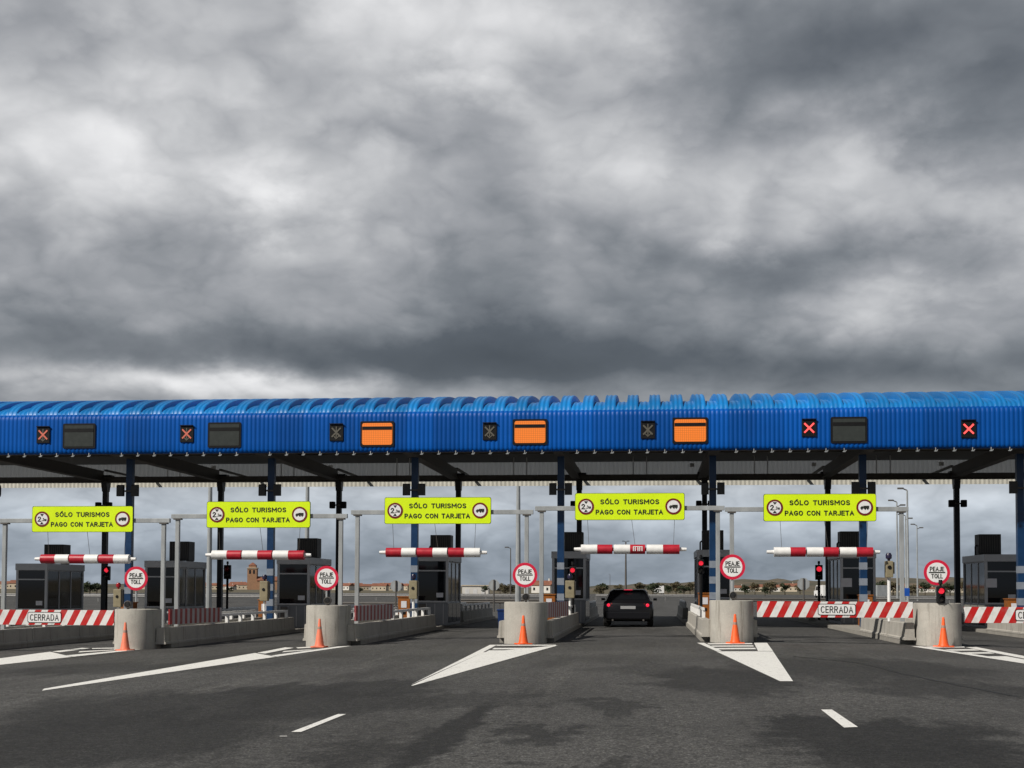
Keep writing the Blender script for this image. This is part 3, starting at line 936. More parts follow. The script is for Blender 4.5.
# ------------------------------------------------------------------ gantries, yellow signs, height bars
def gantry(i, pxa, pxb, pxs, ys, pxbar, ybar, first_red):
    Y = 37.0
    xa, xb = PX(pxa, Y), PX(pxb, Y)
    pos = ORD[i]
    zsign = PZ(pxs, ys, Y)
    ga, gb = gz(xa), gz(xb)
    z0 = min(ga, gb)
    name = f'{pos} from the left'
    a = thing('sign_gantry', f'grey steel gantry carrying the yellow sign {name}', 'gantry', ((xa + xb) / 2, Y, z0), 0, 'grey gantries over the lanes')
    zb = zsign - z0 - 0.04
    for x, g in ((xa, ga), (xb, gb)):
        lx = x - (xa + xb) / 2
        mb = MB(); mb.box(lx - 0.056, lx + 0.056, -0.056, 0.056, g - z0 + 0.10, zb - 0.10, 0.012)
        mb.build('pole', M_GALV, a)
        MB().box(lx - 0.11, lx + 0.11, -0.09, 0.09, zb - 0.098, zb - 0.062, 0.006).build('pole_cap', M_STEEL, a)
    L = (xb - xa) / 2 + 0.18
    MB().box(-L, L, -0.06, 0.06, zb - 0.06, zb + 0.06, 0.01).build('crossbeam', M_GALV, a)
    # sign
    xs = PX(pxs - 0.9, Y - 0.12)
    s = thing('lane_sign', f'fluorescent yellow SÓLO TURISMOS PAGO CON TARJETA sign, {name}', 'sign', (xs, Y - 0.12, zsign), 0, 'yellow lane signs')
    W, H = 1.49, 0.37
    pts = []
    rr = 0.05
    for qx, qz, a0 in ((W - rr, H - rr, 0), (-W + rr, H - rr, 90), (-W + rr, -H + rr, 180), (W - rr, -H + rr, 270)):
        for j in range(5):
            an = R(a0 + 90 * j / 4); pts.append((qx + rr * math.cos(an), qz + rr * math.sin(an)))
    MB().prism(pts, 0.0, 0.03).build('backing', mat('sign_edge', (0.07, 0.085, 0.01), 0.5), s)
    MB().prism([(u * 0.992, v * 0.968) for u, v in pts], -0.006, -0.001).build('panel', M_YELLOW, s)
    text(s, 'SÓLO TURISMOS', 0.0, -0.007, 0.130, 1.60, 0.135, M_TEXT, wt=0.21)
    text(s, 'PAGO CON TARJETA', -0.01, -0.007, -0.150, 1.83, 0.135, M_TEXT, wt=0.21)
    for q, lx in (('height_limit_roundel', -1.19), ('lorry_ban_roundel', 1.185)):
        r = MB().lathe([(0.22, -0.013), (0.22, -0.007)], 36, axis='Y').build(q, M_MAROON, s, (lx, 0, 0), smooth=40)
        MB().lathe([(0.168, -0.018), (0.168, -0.0135)], 36, axis='Y').build('roundel_face', M_WSIGN, r, smooth=40)
        mb = MB()
        if lx < 0:
            for sg in (-1, 1): MB().prism([(-0.055, sg * 0.148), (0.055, sg * 0.148), (0, sg * 0.075)], -0.023, -0.0185).build('arrow', M_TEXT, r)
            text(r, '2', -0.075, -0.0185, 0.0, 0.10, 0.15, M_TEXT, 'numeral', wt=0.2)
            text(r, ',3m', 0.065, -0.0185, -0.012, 0.14, 0.085, M_TEXT, 'numeral')
        else:
            mb.prism([(-0.03, -0.03), (0.115, -0.03), (0.115, 0.045), (-0.03, 0.045)], -0.023, -0.0185)
            mb.prism([(-0.115, -0.03), (-0.036, -0.03), (-0.036, 0.03), (-0.085, 0.03), (-0.115, -0.005)], -0.023, -0.0185)
            for wx in (-0.08, 0.01, 0.075): mb.lathe([(0.022, -0.025), (0.022, -0.019)], 14, (wx, 0, -0.038), 'Y')
            mb.build('lorry', M_TEXT, r)
    # hanging bar
    Yb = Y - 0.02
    zb_ = PZ((pxbar[0] + pxbar[1]) / 2, ybar, Yb); x0, x1 = PX(pxbar[0], Yb), PX(pxbar[1], Yb)
    b = thing('height_bar', f'hanging red and white height bar under the yellow sign {name}', 'bar', ((x0 + x1) / 2, Yb, zb_), 0, 'height bars hanging over the lanes')
    L = x1 - x0; seg = L / 6; mb = MB()
    for j in range(6):
        mb.mi = (j + (0 if first_red else 1)) % 2
        gap = 0.006
        a0 = -L / 2 + j * seg
        mb.tube((a0, 0, 0), (a0 + seg - (0.0 if j not in (1, 3) else 0.035), 0, 0), 0.13, n=24)
    mb.build('tube', [M_RED, M_WHITE], b, smooth=40)
    mb = MB()
    for j in (1, 3): mb.tube((-L / 2 + (j + 1) * seg - 0.0345, 0, 0), (-L / 2 + (j + 1) * seg - 0.0005, 0, 0), 0.05, n=12)
    mb.build('coupling', M_STEEL, b)
    for sg in (-1, 1):
        MB().tube((sg * L / 2, 0, 0), (sg * (L / 2 + 0.19), 0, 0), 0.055, 0.045, n=14).build('end_tube', M_WHITE, b, smooth=40)
    dz = zsign - 0.1 - zb_
    for fx, sh in ((-0.42, -0.05), (0.05, -0.12), (0.44, 0.04)):
        MB().tube((fx * L, 0, 0.12), (fx * L + sh, 0.0, dz - 0.02), 0.006, n=6).build('cable', M_STEEL, b)
    if i == 3:
        mb = MB()
        for u in (-0.14, -0.09, -0.02, 0.03, 0.09): mb.box(0.22 + u, 0.22 + u + 0.028, -0.1325, -0.1302, -0.05, 0.06)
        mb.box(0.08, 0.34, -0.1325, -0.1300, 0.062, 0.08)
        mb.build('worn_mark', M_WHITE, b)


gantry(0, 4, 163, 82, 519.3, (41, 129), 559, True)
gantry(1, 177, 340.5, 258.3, 514.8, (212, 304), 555, False)
gantry(2, 357, 526.5, 438, 510.8, (386, 480), 552.5, True)
gantry(3, 541.5, 718, 630.5, 506.8, (581, 679.5), 549.3, False)
gantry(4, 732, 902, 821, 507.8, (774, 873), 552, False)

# ------------------------------------------------------------------ canopy
FY, BY = 45.0, 62.0
CX0, CX1 = -33.0, 24.0
ZB, ZT = 6.05, 7.43
canopy = thing('toll_canopy', 'long blue corrugated canopy spanning all the toll lanes', 'canopy', (0, FY, 0))
PITCH_M = 0.15


def fascia_mesh():
    prof_ = [(0.16, ZB + 0.0), (0.06, ZB + 0.01), (0.015, ZB + 0.06), (0.0, ZB + 0.13), (0.0, 6.4), (0.0, 6.8), (0.0, ZT - 0.22), (0.012, ZT - 0.12), (0.05, ZT - 0.045), (0.12, ZT - 0.008), (0.22, ZT)]
    n = int((CX1 - CX0) / PITCH_M * 6)
    rows = []
    for j, (y, z) in enumerate(prof_):
        up = min(max((z - (ZT - 0.12)) / 0.1, 0), 1) * 0.6
        row = []
        for i in range(n + 1):
            x = CX0 + i * PITCH_M / 6
            c = math.cos(2 * math.pi * i / 6)
            c = max(min(c * 2.2 + 0.9, 1), -1)
            row.append((x, y - 0.010 * c * (1 - up), z + 0.02 * c * up))
        rows.append(row)
    return rows


mb = MB(); mb.loft(fascia_mesh(), cap=False, closed=False); mb.build('front_fascia', M_BLUE, canopy, smooth=50)


def roof_mesh():
    n = int((CX1 - CX0) / PITCH_M * 6); rows = []
    N = 30
    for j in range(N + 1):
        t = -math.cos(math.pi * j / N)                      # denser at the eaves
        y = (BY - FY) / 2 + t * ((BY - FY) / 2 - 0.22)
        e = math.sqrt(max(1 - t * t, 0.0))
        row = []
        for i in range(n + 1):
            x = CX0 + i * PITCH_M / 6
            p = (i % 30) / 30.0
            hi = 1.0 if p < 0.5 else 0.0
            H = 1.20 if hi else 0.84
            c = math.cos(2 * math.pi * i / 6)
            row.append((x, y, ZT + H * e + 0.014 * c))
        rows.append(row)
    return rows


mb = MB(); mb.loft(roof_mesh(), cap=False, closed=False); mb.build('roof', M_ROOF, canopy, smooth=40)
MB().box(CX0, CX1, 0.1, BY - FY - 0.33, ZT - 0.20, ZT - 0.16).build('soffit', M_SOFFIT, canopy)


def corr(y, z0, z1, pitch, amp):
    n = int((CX1 - CX0) / pitch * 4); rows = []
    for z in (z0, (z0 + z1) / 2, z1):
        rows.append([(CX0 + i * pitch / 4, y + amp * math.sin(math.pi * i / 2), z) for i in range(n + 1)])
    mb = MB(); mb.loft(rows, cap=False, closed=False); return mb


corr(BY - FY - 0.28, 6.58, ZT - 0.03, 0.2, 0.03).build('rear_fascia', M_TRANS, canopy)
corr(BY - FY + 1.35, 6.27, 6.50, 0.2, 0.010).build('rear_eave', M_CREAM, canopy)

# longitudinal beams
mb = MB(); mb.box(CX0, CX1, 11.9, 12.1, 6.025, 6.25); mb.box(CX0, CX1, 11.8, 12.2, 6.0, 6.023); mb.build('purlin_beam', M_STEEL, canopy)
mb = MB(); mb.box(CX0, CX1, 5.9, 6.1, 6.55, 6.8); mb.build('purlin_beam', M_STEEL, canopy)
MB().box(CX0, CX1, 0.17, 0.45, ZB + 0.002, ZB + 0.06).build('fascia_lip', M_STEEL, canopy)


def col_z(x): return gz(x) + 0.1


for k, x in XK.items():
    xc = x + 0.13
    z0 = col_z(x)
    mb = MB()
    mb.box(xc - 0.10, xc + 0.10, 0.2, 11.79, 6.10, 6.5)
    mb.box(xc - 0.17, xc + 0.17, 0.2, 11.79, 6.045, 6.098); mb.box(xc - 0.06, xc + 0.06, 12.21, BY - FY + 1.3, 6.52, 6.60); mb.build('cross_beam', M_STEEL, canopy)
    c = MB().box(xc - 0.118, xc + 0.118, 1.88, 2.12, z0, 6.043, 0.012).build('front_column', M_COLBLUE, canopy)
    for q in range(3):
        z = 1.03 + 0.54 * q + (z0 - 0.13)
        MB().box(xc - 0.122, xc + 0.122, 1.876, 2.124, z, z + 0.24).build('pale_band', M_BAND, c)
    xr = xc + 0.12
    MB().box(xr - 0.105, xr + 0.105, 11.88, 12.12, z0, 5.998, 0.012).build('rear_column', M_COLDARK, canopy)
    # gusset and hanging fittings
    mb = MB(); mb.prism_x([(11.75, 5.995), (12.25, 5.995), (12.13, 5.6), (11.87, 5.6)], xr - 0.125, xr + 0.125); mb.box(xr - 0.3, xr + 0.3, 11.79, 12.21, 6.26, 6.32); mb.build('bracket', M_COLDARK, canopy)
# pale clips under the fascia edge
x = CX0 + 6; i = 0
while x < CX1 - 4:
    near = min(abs(x - (v + 0.13)) for v in XK.values())
    if near > 0.35:
        mb = MB(); mb.box(x - 0.045, x + 0.04, 0.0, 0.05, ZB - 0.10, ZB - 0.075); mb.prism([(x + 0.041, ZB - 0.10), (x + 0.075, ZB - 0.04), (x + 0.055, ZB - 0.035), (x + 0.025, ZB - 0.074)], 0.0, 0.05)
        mb.box(x - 0.012, x + 0.012, 0.02, 0.04, ZB - 0.074, ZB + 0.03)
        mb.build('clip', M_GALV, canopy); i += 1
    x += 0.585
ks = sorted(XK)
for a_, b_ in zip(ks, ks[1:]):
    for f in (0.42, 0.53):
        xx = XK[a_] + (XK[b_] - XK[a_]) * f + 0.3
        MB().tube((xx, 13.5, 6.2), (xx, 13.5, 7.15), 0.022, n=8).build('hanger_rod', M_WHITE, canopy)
    xx = XK[b_] - 0.25
    MB().box(xx - 0.09, xx + 0.09, 12.4, 12.5, 6.6, 6.75).build('lamp_fitting', M_WHITE, canopy)

# twin floodlights on blue columns, speakers on dark columns
def make_flood():
    a = thing('twin_floodlight', '', 'floodlight', (0, 0, 0), 0, 'twin floodlights on the blue columns')
    MB().box(-0.34, 0.34, 0.0, 0.05, -0.03, 0.03).build('bracket', M_STEEL, a)
    for s in (-1, 1):
        MB().loft([[(s * 0.27 + u * 0.12, -0.12, v * 0.19) for u, v in ((-1, -1), (1, -1), (1, 1), (-1, 1))],
                   [(s * 0.27 + u * 0.13, 0.02, v * 0.21 + 0.02) for u, v in ((-1, -1), (1, -1), (1, 1), (-1, 1))],
                   [(s * 0.27 + u * 0.07, 0.18, v * 0.12 + 0.03) for u, v in ((-1, -1), (1, -1), (1, 1), (-1, 1))]]).build('housing', M_AC, a)
    return a


def make_speaker():
    a = thing('twin_loudspeaker', '', 'loudspeaker', (0, 0, 0), 0, 'twin loudspeakers on the dark columns')
    MB().box(-0.3, 0.3, 0, 0.05, -0.03, 0.03).build('bracket', M_STEEL, a)
    for s in (-1, 1):
        MB().box(s * 0.245 - 0.12, s * 0.245 + 0.12, -0.1, 0.1, -0.15, 0.15, 0.05).build('cabinet', M_BLACK, a)
    return a


fl0, sp0 = make_flood(), make_speaker()
for i, k in enumerate(sorted(XK)):
    x = XK[k] + 0.13
    lab = f'dark twin floodlight high on the {ORD[i]} blue column from the left'
    loc = (x, FY + 1.8, 4.88)
    if i == 0: fl0.location = loc; fl0['label'] = lab
    else: dup(fl0, loc, lab)
    lab = f'black twin loudspeaker box on the {ORD[i]} dark rear column from the left'
    loc = (x + 0.12, FY + 11.80, 4.98)
    if i == 0: sp0.location = loc; sp0['label'] = lab
    else: dup(sp0, loc, lab)

# fascia displays
def xpanel(label, px0, px1, py, state):
    Y = FY - 0.015; x = PX((px0 + px1) / 2, Y); z = PZ((px0 + px1) / 2, py, Y)
    a = thing('lane_signal', label, 'lane signal', (x, Y, z), 0, 'lane control signals on the fascia')
    W, H = 0.235, 0.285
    MB().box(-W, W, -0.03, 0.035, -H, H, 0.01).build('housing', M_BLACK, a)
    m = {'lit': M_XLIT, 'dim': M_XDIM, 'off': M_XOFF}[state]
    mb = MB(); d = 0.155
    for s in (-1, 1):
        n = Vector((s * 1, 1)).normalized(); t = 0.026
        p, q = Vector((-d * s, -d)), Vector((d * s, d)); o = Vector((-n.y, n.x)) * t
        mb.prism([tuple(p + o), tuple(q + o), tuple(q - o), tuple(p - o)], -0.042 - 0.003 * (s > 0), -0.0305)
    mb.build('cross', m, a)
    if state != 'lit':
        mb = MB(); mb.box(-0.018, 0.018, -0.040, -0.0306, -0.17, 0.20)
        for s in (-1, 1): mb.prism([(0, -0.235), (s * 0.12, -0.12), (s * 0.10, -0.10), (0, -0.19)], -0.0390 - 0.001 * (s > 0), -0.0306)
        mb.build('arrow', M_XOFF, a)
    MB().prism([(-W, H), (W, H), (W, H + 0.02), (-W, H + 0.02)], -0.08, -0.031).build('hood', M_BLACK, a)


xpanel('lane signal with faint red cross at the far left of the blue fascia', 35, 46, 435, 'dim')
xpanel('lane signal with faint red cross between the two left dark displays', 179.5, 190, 434, 'dim')
xpanel('unlit lane signal beside the leftmost amber display', 328, 342, 432.5, 'off')
xpanel('unlit lane signal beside the middle amber display', 481, 497, 431.5, 'off')
xpanel('unlit lane signal beside the right amber display', 640, 656, 430, 'off')
xpanel('lane signal with bright red cross left of the right dark display', 803, 817, 428, 'lit')
xpanel('lane signal with bright red cross at the far right of the fascia', 963.5, 977, 429, 'lit')


def rrect(hw, hh, rr):
    pts = []
    for qx, qz, a0 in ((hw - rr, hh - rr, 0), (-hw + rr, hh - rr, 90), (-hw + rr, -hh + rr, 180), (hw - rr, -hh + rr, 270)):
        for j in range(5):
            an = R(a0 + 90 * j / 4); pts.append((qx + rr * math.cos(an), qz + rr * math.sin(an)))
    return pts


def card(label, px0, px1, py, lit):
    Y = FY - 0.015; x = PX((px0 + px1) / 2, Y); z = PZ((px0 + px1) / 2, py, Y)
    a = thing('card_display', label, 'display', (x, Y, z), 0, 'bank card displays on the fascia')
    W, H = 0.585, 0.435
    mb = MB(); mb.prism(rrect(W, H, 0.05), -0.02, 0.03); mb.build('frame', M_BLACK, a)
    m = M_AMBER if lit else M_PANELOFF
    MB().prism(rrect(W - 0.065, H - 0.065, 0.07 if lit else 0.015), -0.030, -0.0205).build('screen', m, a)
    MB().box(-W + 0.07, W - 0.07, -0.036, -0.0305, 0.135, 0.255).build('stripe', M_BLACK, a)


card('unlit dark display at the far left of the fascia', 61, 92, 436, False)
card('unlit dark display, second from the left on the fascia', 206, 239, 435, False)
card('amber lit card display, leftmost of the three', 359, 393, 434, True)
card('amber lit card display, middle of the three', 512, 547, 432, True)
card('amber lit card display, rightmost of the three', 673, 708, 430.5, True)
card('unlit dark display on the right part of the fascia', 832, 868, 430, False)

# ------------------------------------------------------------------ booths
def make_booth():
    a = thing('toll_booth', '', 'toll booth', (0, 0, 0), 0, 'grey toll booths on the islands')
    W, L, H = 0.62, 3.4, 2.66
    MB().box(-W, W, 0, L, 0, 0.86, 0.01).build('lower_wall', M_BOOTH, a)
    mb = MB(); mb.box(-W - 0.03, W + 0.03, -0.03, L + 0.03, 2.40, H, 0.02); mb.build('roof', M_BOOTHL, a)
    for sx in (-1, 1):
        for y in (0.0, L - 0.09):
            MB().box(sx * (W - 0.04) - 0.045, sx * (W - 0.04) + 0.045, y, y + 0.09, 0.862, 2.398).build('corner_post', M_BOOTHL, a)
    MB().box(-W - 0.02, W + 0.02, -0.05, 0.03, 0.862, 0.92).build('front_sill', M_BOOTHL, a)
    f = MB().box(-W + 0.09, W - 0.09, 0.035, 0.05, 0.925, 2.395).build('front_window', M_DGLASS, a)
    MB().box(-W + 0.09, W - 0.09, L - 0.05, L - 0.035, 0.865, 2.395).build('rear_window', M_GLASS, a)
    for sx in (-1, 1):
        n = 3; y0, y1 = 0.095, L - 0.095; sg = (y1 - y0) / n
        for i in range(n):
            w_ = MB().box(sx * (W - 0.045) - 0.006, sx * (W - 0.045) + 0.006, y0 + i * sg + 0.03, y0 + (i + 1) * sg - 0.03, 0.90, 2.36).build('side_window', M_GLASS, a)
            mb = MB(); xx = sx * (W - 0.045)
            if i < n - 1: mb.box(xx - 0.03, xx + 0.03, y0 + (i + 1) * sg - 0.028, y0 + (i + 1) * sg + 0.028, 0.862, 2.398)
            mb.box(xx - 0.02, xx + 0.02, y0 + i * sg + 0.03, y0 + (i + 1) * sg - 0.03, 0.862, 0.898)
            mb.box(xx - 0.02, xx + 0.02, y0 + i * sg + 0.03, y0 + (i + 1) * sg - 0.03, 2.362, 2.398)
            mb.build('window_frame', M_BOOTHL, w_)
    for sx in (-1, 1):
        for i in range(3):
            q0 = 0.12 + i * 1.08
            MB().box(sx * W - 0.004, sx * W + 0.006, q0, q0 + 1.0, 0.10, 0.82).build('side_panel', M_DGLASS, a)
    mb = MB(); mb.box(-W + 0.06, W - 0.06, 0.3, 2.0, 0.862, 0.9); mb.box(-0.25, 0.25, 1.2, 1.25, 0.9, 1.5); mb.build('counter', M_BLACK, a)
    MB().box(0.18, 0.44, 0.022, 0.032, 1.05, 1.22).build('sticker', M_PAPER, a)
    MB().box(-0.46, -0.20, -0.10, -0.001, 0.42, 0.80, 0.02).build('card_reader', M_STEEL, a)
    MB().box(-W + 0.09, W - 0.09, -0.012, 0.02, 2.02, 2.07).build('blind_rail', M_BOOTHL, a)
    mb = MB()
    for q in range(4): mb.box(-W + 0.1 + q * 0.32, -W + 0.12 + q * 0.32, -0.012, -0.0005, 0.05, 0.82)
    mb.build('panel_seam', M_BOOTHL, a)
    return a


def make_ac():
    a = thing('air_conditioner', '', 'air conditioner', (0, 0, 0), 0, 'air conditioners on the booth roofs')
    MB().box(-0.40, 0.40, 0, 0.7, 0.04, 0.80, 0.02).build('cabinet', M_AC, a)
    mb = MB()
    for i in range(9): mb.box(-0.36 + i * 0.085, -0.33 + i * 0.085, -0.012, -0.001, 0.12, 0.74)
    mb.build('grille', M_STEEL, a)
    mb = MB(); mb.box(-0.38, -0.28, 0.05, 0.65, 0, 0.039); mb.box(0.28, 0.38, 0.05, 0.65, 0, 0.039); mb.build('foot', M_STEEL, a)
    mb = MB(); mb.tube((-0.47, 0.3, 0.0), (-0.47, 0.3, 0.35), 0.03); mb.tube((-0.47, 0.3, 0.35), (-0.40, 0.3, 0.40), 0.03); mb.build('pipe', M_AC, a)
    return a


b0, ac0 = make_booth(), make_ac()
for i, k in enumerate(sorted(XK)):
    x, z = XK[k] + 0.05, gz(XK[k]) + 0.132
    x += {-1: 0.2, 0: 0.15, 1: 0.1, 2: 0.2, 3: 0.18, 4: 0.28, 5: 0.36, 6: 0.25}[k]
    lab = f'grey toll booth with dark windows, {ORD[i]} from the left'
    if i == 0: b0.location = (x, 50, z); b0['label'] = lab
    else: dup(b0, (x, 50, z), lab)
    lab = f'dark air conditioner box on the roof of the {ORD[i]} booth from the left'
    if i == 0: ac0.location = (x, 51.9, z + 2.661); ac0['label'] = lab
    else: dup(ac0, (x + 0.03, 51.9, z + 2.661), lab)

for px, py, lab in ((843, 582.5, 'white paper notice in the window of the booth behind the CERRADA board'), (988, 583, 'white paper notice in the window of the rightmost booth')):
    x = PX(px, 49.9)
    n = MB().box(-0.05, 0.33, -0.006, 0.0, -0.16, 0.16).build('notice', M_PAPER, None, (x, 49.985, PZ(px, py, 49.9)))
    tag(n, lab, 'notice')

# orange payment cabinets
def make_cabinet():
    a = thing('payment_machine', '', 'payment machine', (0, 0, 0), 0, 'orange payment machines before the booths')
    MB().box(-0.22, 0.22, 0, 0.5, 0.0, 1.05, 0.02).build('cabinet', M_CABINET, a)
    MB().box(-0.10, 0.10, -0.012, -0.001, 0.68, 0.92).build('screen', M_PAPER, a)
    MB().box(-0.06, 0.06, -0.02, -0.001, 0.45, 0.55).build('slot', M_BLACK, a)
    MB().box(-0.25, 0.25, -0.03, 0.53, 1.051, 1.09, 0.01).build('lid', M_CABINET, a)
    return a


cb0 = make_cabinet()
for i, (px, k) in enumerate(((124, 0), (258, 1), (403, 2), (549, 3), (705, 4), (867, 5), (1014, 6))):
    x = PX(px, 48.4); x = min(max(x, XK[k] - 0.5), XK[k] + 0.45)
    lab = f'orange payment machine in front of the {ORD[i + 1]} booth from the left'
    loc = (x, 48.4, gz(XK[k]) + 0.132)
    if i == 0: cb0.location = loc; cb0['label'] = lab
    else: dup(cb0, loc, lab)

# detector posts
def detector(label, px, Y, k, ztop_py, zbot_py, w, knob):
    x = PX(px, Y); zb = gz(XK[k]) + 0.57
    a = thing('detector_post', label, 'sensor post', (x, Y, zb), 0, 'beige detector boxes on white posts')
    z0, z1 = PZ(px, zbot_py, Y) - zb, PZ(px, ztop_py, Y) - zb
    MB().tube((0, 0, -0.02), (0, 0, z0), 0.045).build('post', M_WHITE, a)
    MB().box(-w, w, -0.12, 0.12, z0, z1, 0.03).build('box', M_BEIGE, a)
    MB().box(w + 0.001, w + 0.04, -0.08, 0.08, z0 + 0.1, z1 - 0.03).build('side_plate', M_STEEL, a)
    MB().lathe([(0.03, z1), (0.04, z1 + 0.05), (0.08, z1 + 0.07), (0.085, z1 + 0.16), (0.05, z1 + 0.22)], 14).build('beacon', knob, a, smooth=50)
    MB().lathe([(0.045, -0.02), (0.055, 0.0)], 12, (0, -0.121, (z0 + z1) / 2 + 0.05), 'Y').build('eye', M_BLACK, a)


K1 = mat('beacon_blue_black', (0.015, 0.012, 0.04), 0.3, var=0)
detector('beige detector box on white post by the rightmost nose, above the CERRADA board', 889, 37.3, 5, 561, 577.5, 0.10, K1)
detector('beige detector box on white post before the booth left of the black car', 570, 44.3, 3, 580.5, 598, 0.15, K1)
detector('beige detector box on white post beside the third blue column', 413.5, 45, 2, 580.5, 599, 0.14, K1)
detector('beige detector box on white post beside the second blue column', 264.5, 45, 1, 581, 601, 0.14, K1)
detector('beige detector box on white post behind the leftmost toll disc', 118.5, 45.5, 0, 589, 607, 0.14, M_TAILDIM)

# small blue box left of middle nose
n = thing('litter_bin', 'dark blue bin seen just left of the middle concrete nose', 'bin', (PX(506.5, 40.0), 40.0, gz(-3.2) + 0.0))
MB().loft([[(u * 0.2, v * 0.2, 0.0) for u, v in ((-1, -1), (1, -1), (1, 1), (-1, 1))], [(u * 0.24, v * 0.24, 0.75) for u, v in ((-1, -1), (1, -1), (1, 1), (-1, 1))]]).build('bin_body', M_BLUEBOX, n)
MB().box(-0.26, 0.26, -0.26, 0.26, 0.751, 0.80, 0.015).build('lid', M_BLUEBOX, n)

# ------------------------------------------------------------------ car
def make_car():
    a = thing('car', 'black hatchback seen from behind with red tail lamps lit, driving through the toll lane', 'car')

    def ring(y, hw, zb, zt, sh):
        # lower body section: tumblehome towards the shoulder
        return [(-hw * 0.90, y, zb), (hw * 0.90, y, zb), (hw * 0.985, y, zb + 0.10), (hw, y, zb + (zt - zb) * 0.55), (hw * 0.97, y, zt - 0.05), (hw * sh, y, zt),
                (-hw * sh, y, zt), (-hw * 0.97, y, zt - 0.05), (-hw, y, zb + (zt - zb) * 0.55), (-hw * 0.985, y, zb + 0.10)]
    st = [(0.0, 0.80, 0.36, 0.80, 0.86), (0.05, 0.87, 0.30, 0.90, 0.90), (0.25, 0.905, 0.24, 0.98, 0.92), (0.9, 0.92, 0.2, 0.97, 0.93), (2.2, 0.92, 0.2, 0.95, 0.93),
          (3.1, 0.91, 0.2, 0.93, 0.93), (3.9, 0.88, 0.22, 0.84, 0.9), (4.25, 0.78, 0.26, 0.70, 0.85), (4.35, 0.65, 0.32, 0.6, 0.8)]
    mb = MB(); mb.loft([ring(*s) for s in st]); mb.build('body', M_CAR, a, smooth=35)

    def cab(y, hw, hwt, z0, z1): return [(-hw, y, z0), (hw, y, z0), (hwt, y, z1 - 0.04), (hwt * 0.86, y, z1), (-hwt * 0.86, y, z1), (-hwt, y, z1 - 0.04)]
    mb = MB()
    mb.loft([[(-0.82, 0.12, 0.93), (0.82, 0.12, 0.93), (0.80, 0.14, 0.96), (0.70, 0.15, 0.98), (-0.70, 0.15, 0.98), (-0.80, 0.14, 0.96)],
             cab(0.62, 0.83, 0.64, 0.93, 1.36), cab(1.2, 0.83, 0.65, 0.93, 1.41), cab(2.1, 0.82, 0.64, 0.93, 1.40), cab(2.6, 0.81, 0.62, 0.93, 1.32), cab(3.3, 0.80, 0.76, 0.90, 0.95)])
    mb.build('cabin', M_CAR, a, smooth=30)
    MB().loft([[(-0.66, 0.215, 1.025), (0.66, 0.215, 1.025), (0.545, 0.565, 1.33), (-0.545, 0.565, 1.33)], [(-0.66, 0.205, 1.032), (0.66, 0.205, 1.032), (0.545, 0.555, 1.337), (-0.545, 0.555, 1.337)]]).build('rear_window', M_DGLASS, a)
    MB().box(-0.55, 0.55, 0.47, 0.70, 1.372, 1.395, 0.008).build('spoiler', M_CAR, a)
    MB().box(-0.15, 0.15, 0.455, 0.468, 1.374, 1.393).build('brake_light', M_TAIL, a)
    for s in (-1, 1):
        l_ = MB().loft([[(s * 0.56, -0.004, 0.76), (s * 0.80, 0.03, 0.74), (s * 0.86, 0.12, 0.80), (s * 0.83, 0.10, 0.90), (s * 0.58, 0.035, 0.89)],
                   [(s * 0.56, 0.10, 0.76), (s * 0.80, 0.12, 0.74), (s * 0.84, 0.22, 0.80), (s * 0.81, 0.2, 0.90), (s * 0.58, 0.15, 0.89)]]).build('tail_light', M_TAILDIM, a)
        MB().lathe([(0.06, -0.02), (0.03, -0.035)], 16, (s * 0.70, 0.02, 0.82), 'Y').build('lamp', M_TAIL, l_, smooth=50)
        MB().loft([[(s * 0.845, 0.75, 1.0), (s * 0.84, 2.75, 1.0), (s * 0.68, 2.3, 1.32), (s * 0.67, 1.0, 1.33)], [(s * 0.855, 0.75, 1.0), (s * 0.85, 2.75, 1.0), (s * 0.69, 2.3, 1.32), (s * 0.68, 1.0, 1.33)]]).build('side_window', M_DGLASS, a)
        MB().box(s * 0.98 - 0.07, s * 0.98 + 0.07, 2.55, 2.68, 0.97, 1.07, 0.03).build('mirror', M_CAR, a)
        for y in (0.85, 3.45):
            t = MB().lathe([(0.2, -0.1), (0.29, -0.105), (0.315, -0.08), (0.315, 0.08), (0.29, 0.105), (0.2, 0.1)], 24, axis='Y').build('wheel', M_TYRE, a, (s * 0.80, y, 0.315), smooth=40)
            t.rotation_euler = (0, 0, R(90))
            MB().lathe([(0.198, -0.095), (0.05, -0.06 * 1), (0.05, 0.06), (0.198, 0.095)], 20, axis='Y').build('rim', M_RIMC, t)
        MB().tube((s * 0.55, -0.01, 0.27), (s * 0.55, 0.2, 0.27), 0.035).build('exhaust', M_STEEL, a)
    MB().box(-0.27, 0.27, -0.022, -0.012, 0.68, 0.79).build('number_plate', M_PLATE, a)
    MB().box(-0.80, 0.80, -0.01, 0.15, 0.32, 0.56, 0.03).build('bumper', M_CAR, a)
    return a


car = make_car()
cxx = PX(628, 48.3)
car.scale = (0.99, 1, 0.965); car.location = (cxx, 48.3, gz(cxx) + 0.0); car.rotation_euler = (0, 0, 0)

# ------------------------------------------------------------------ beyond the plaza
def far_z(x, y): return gz(x, y)


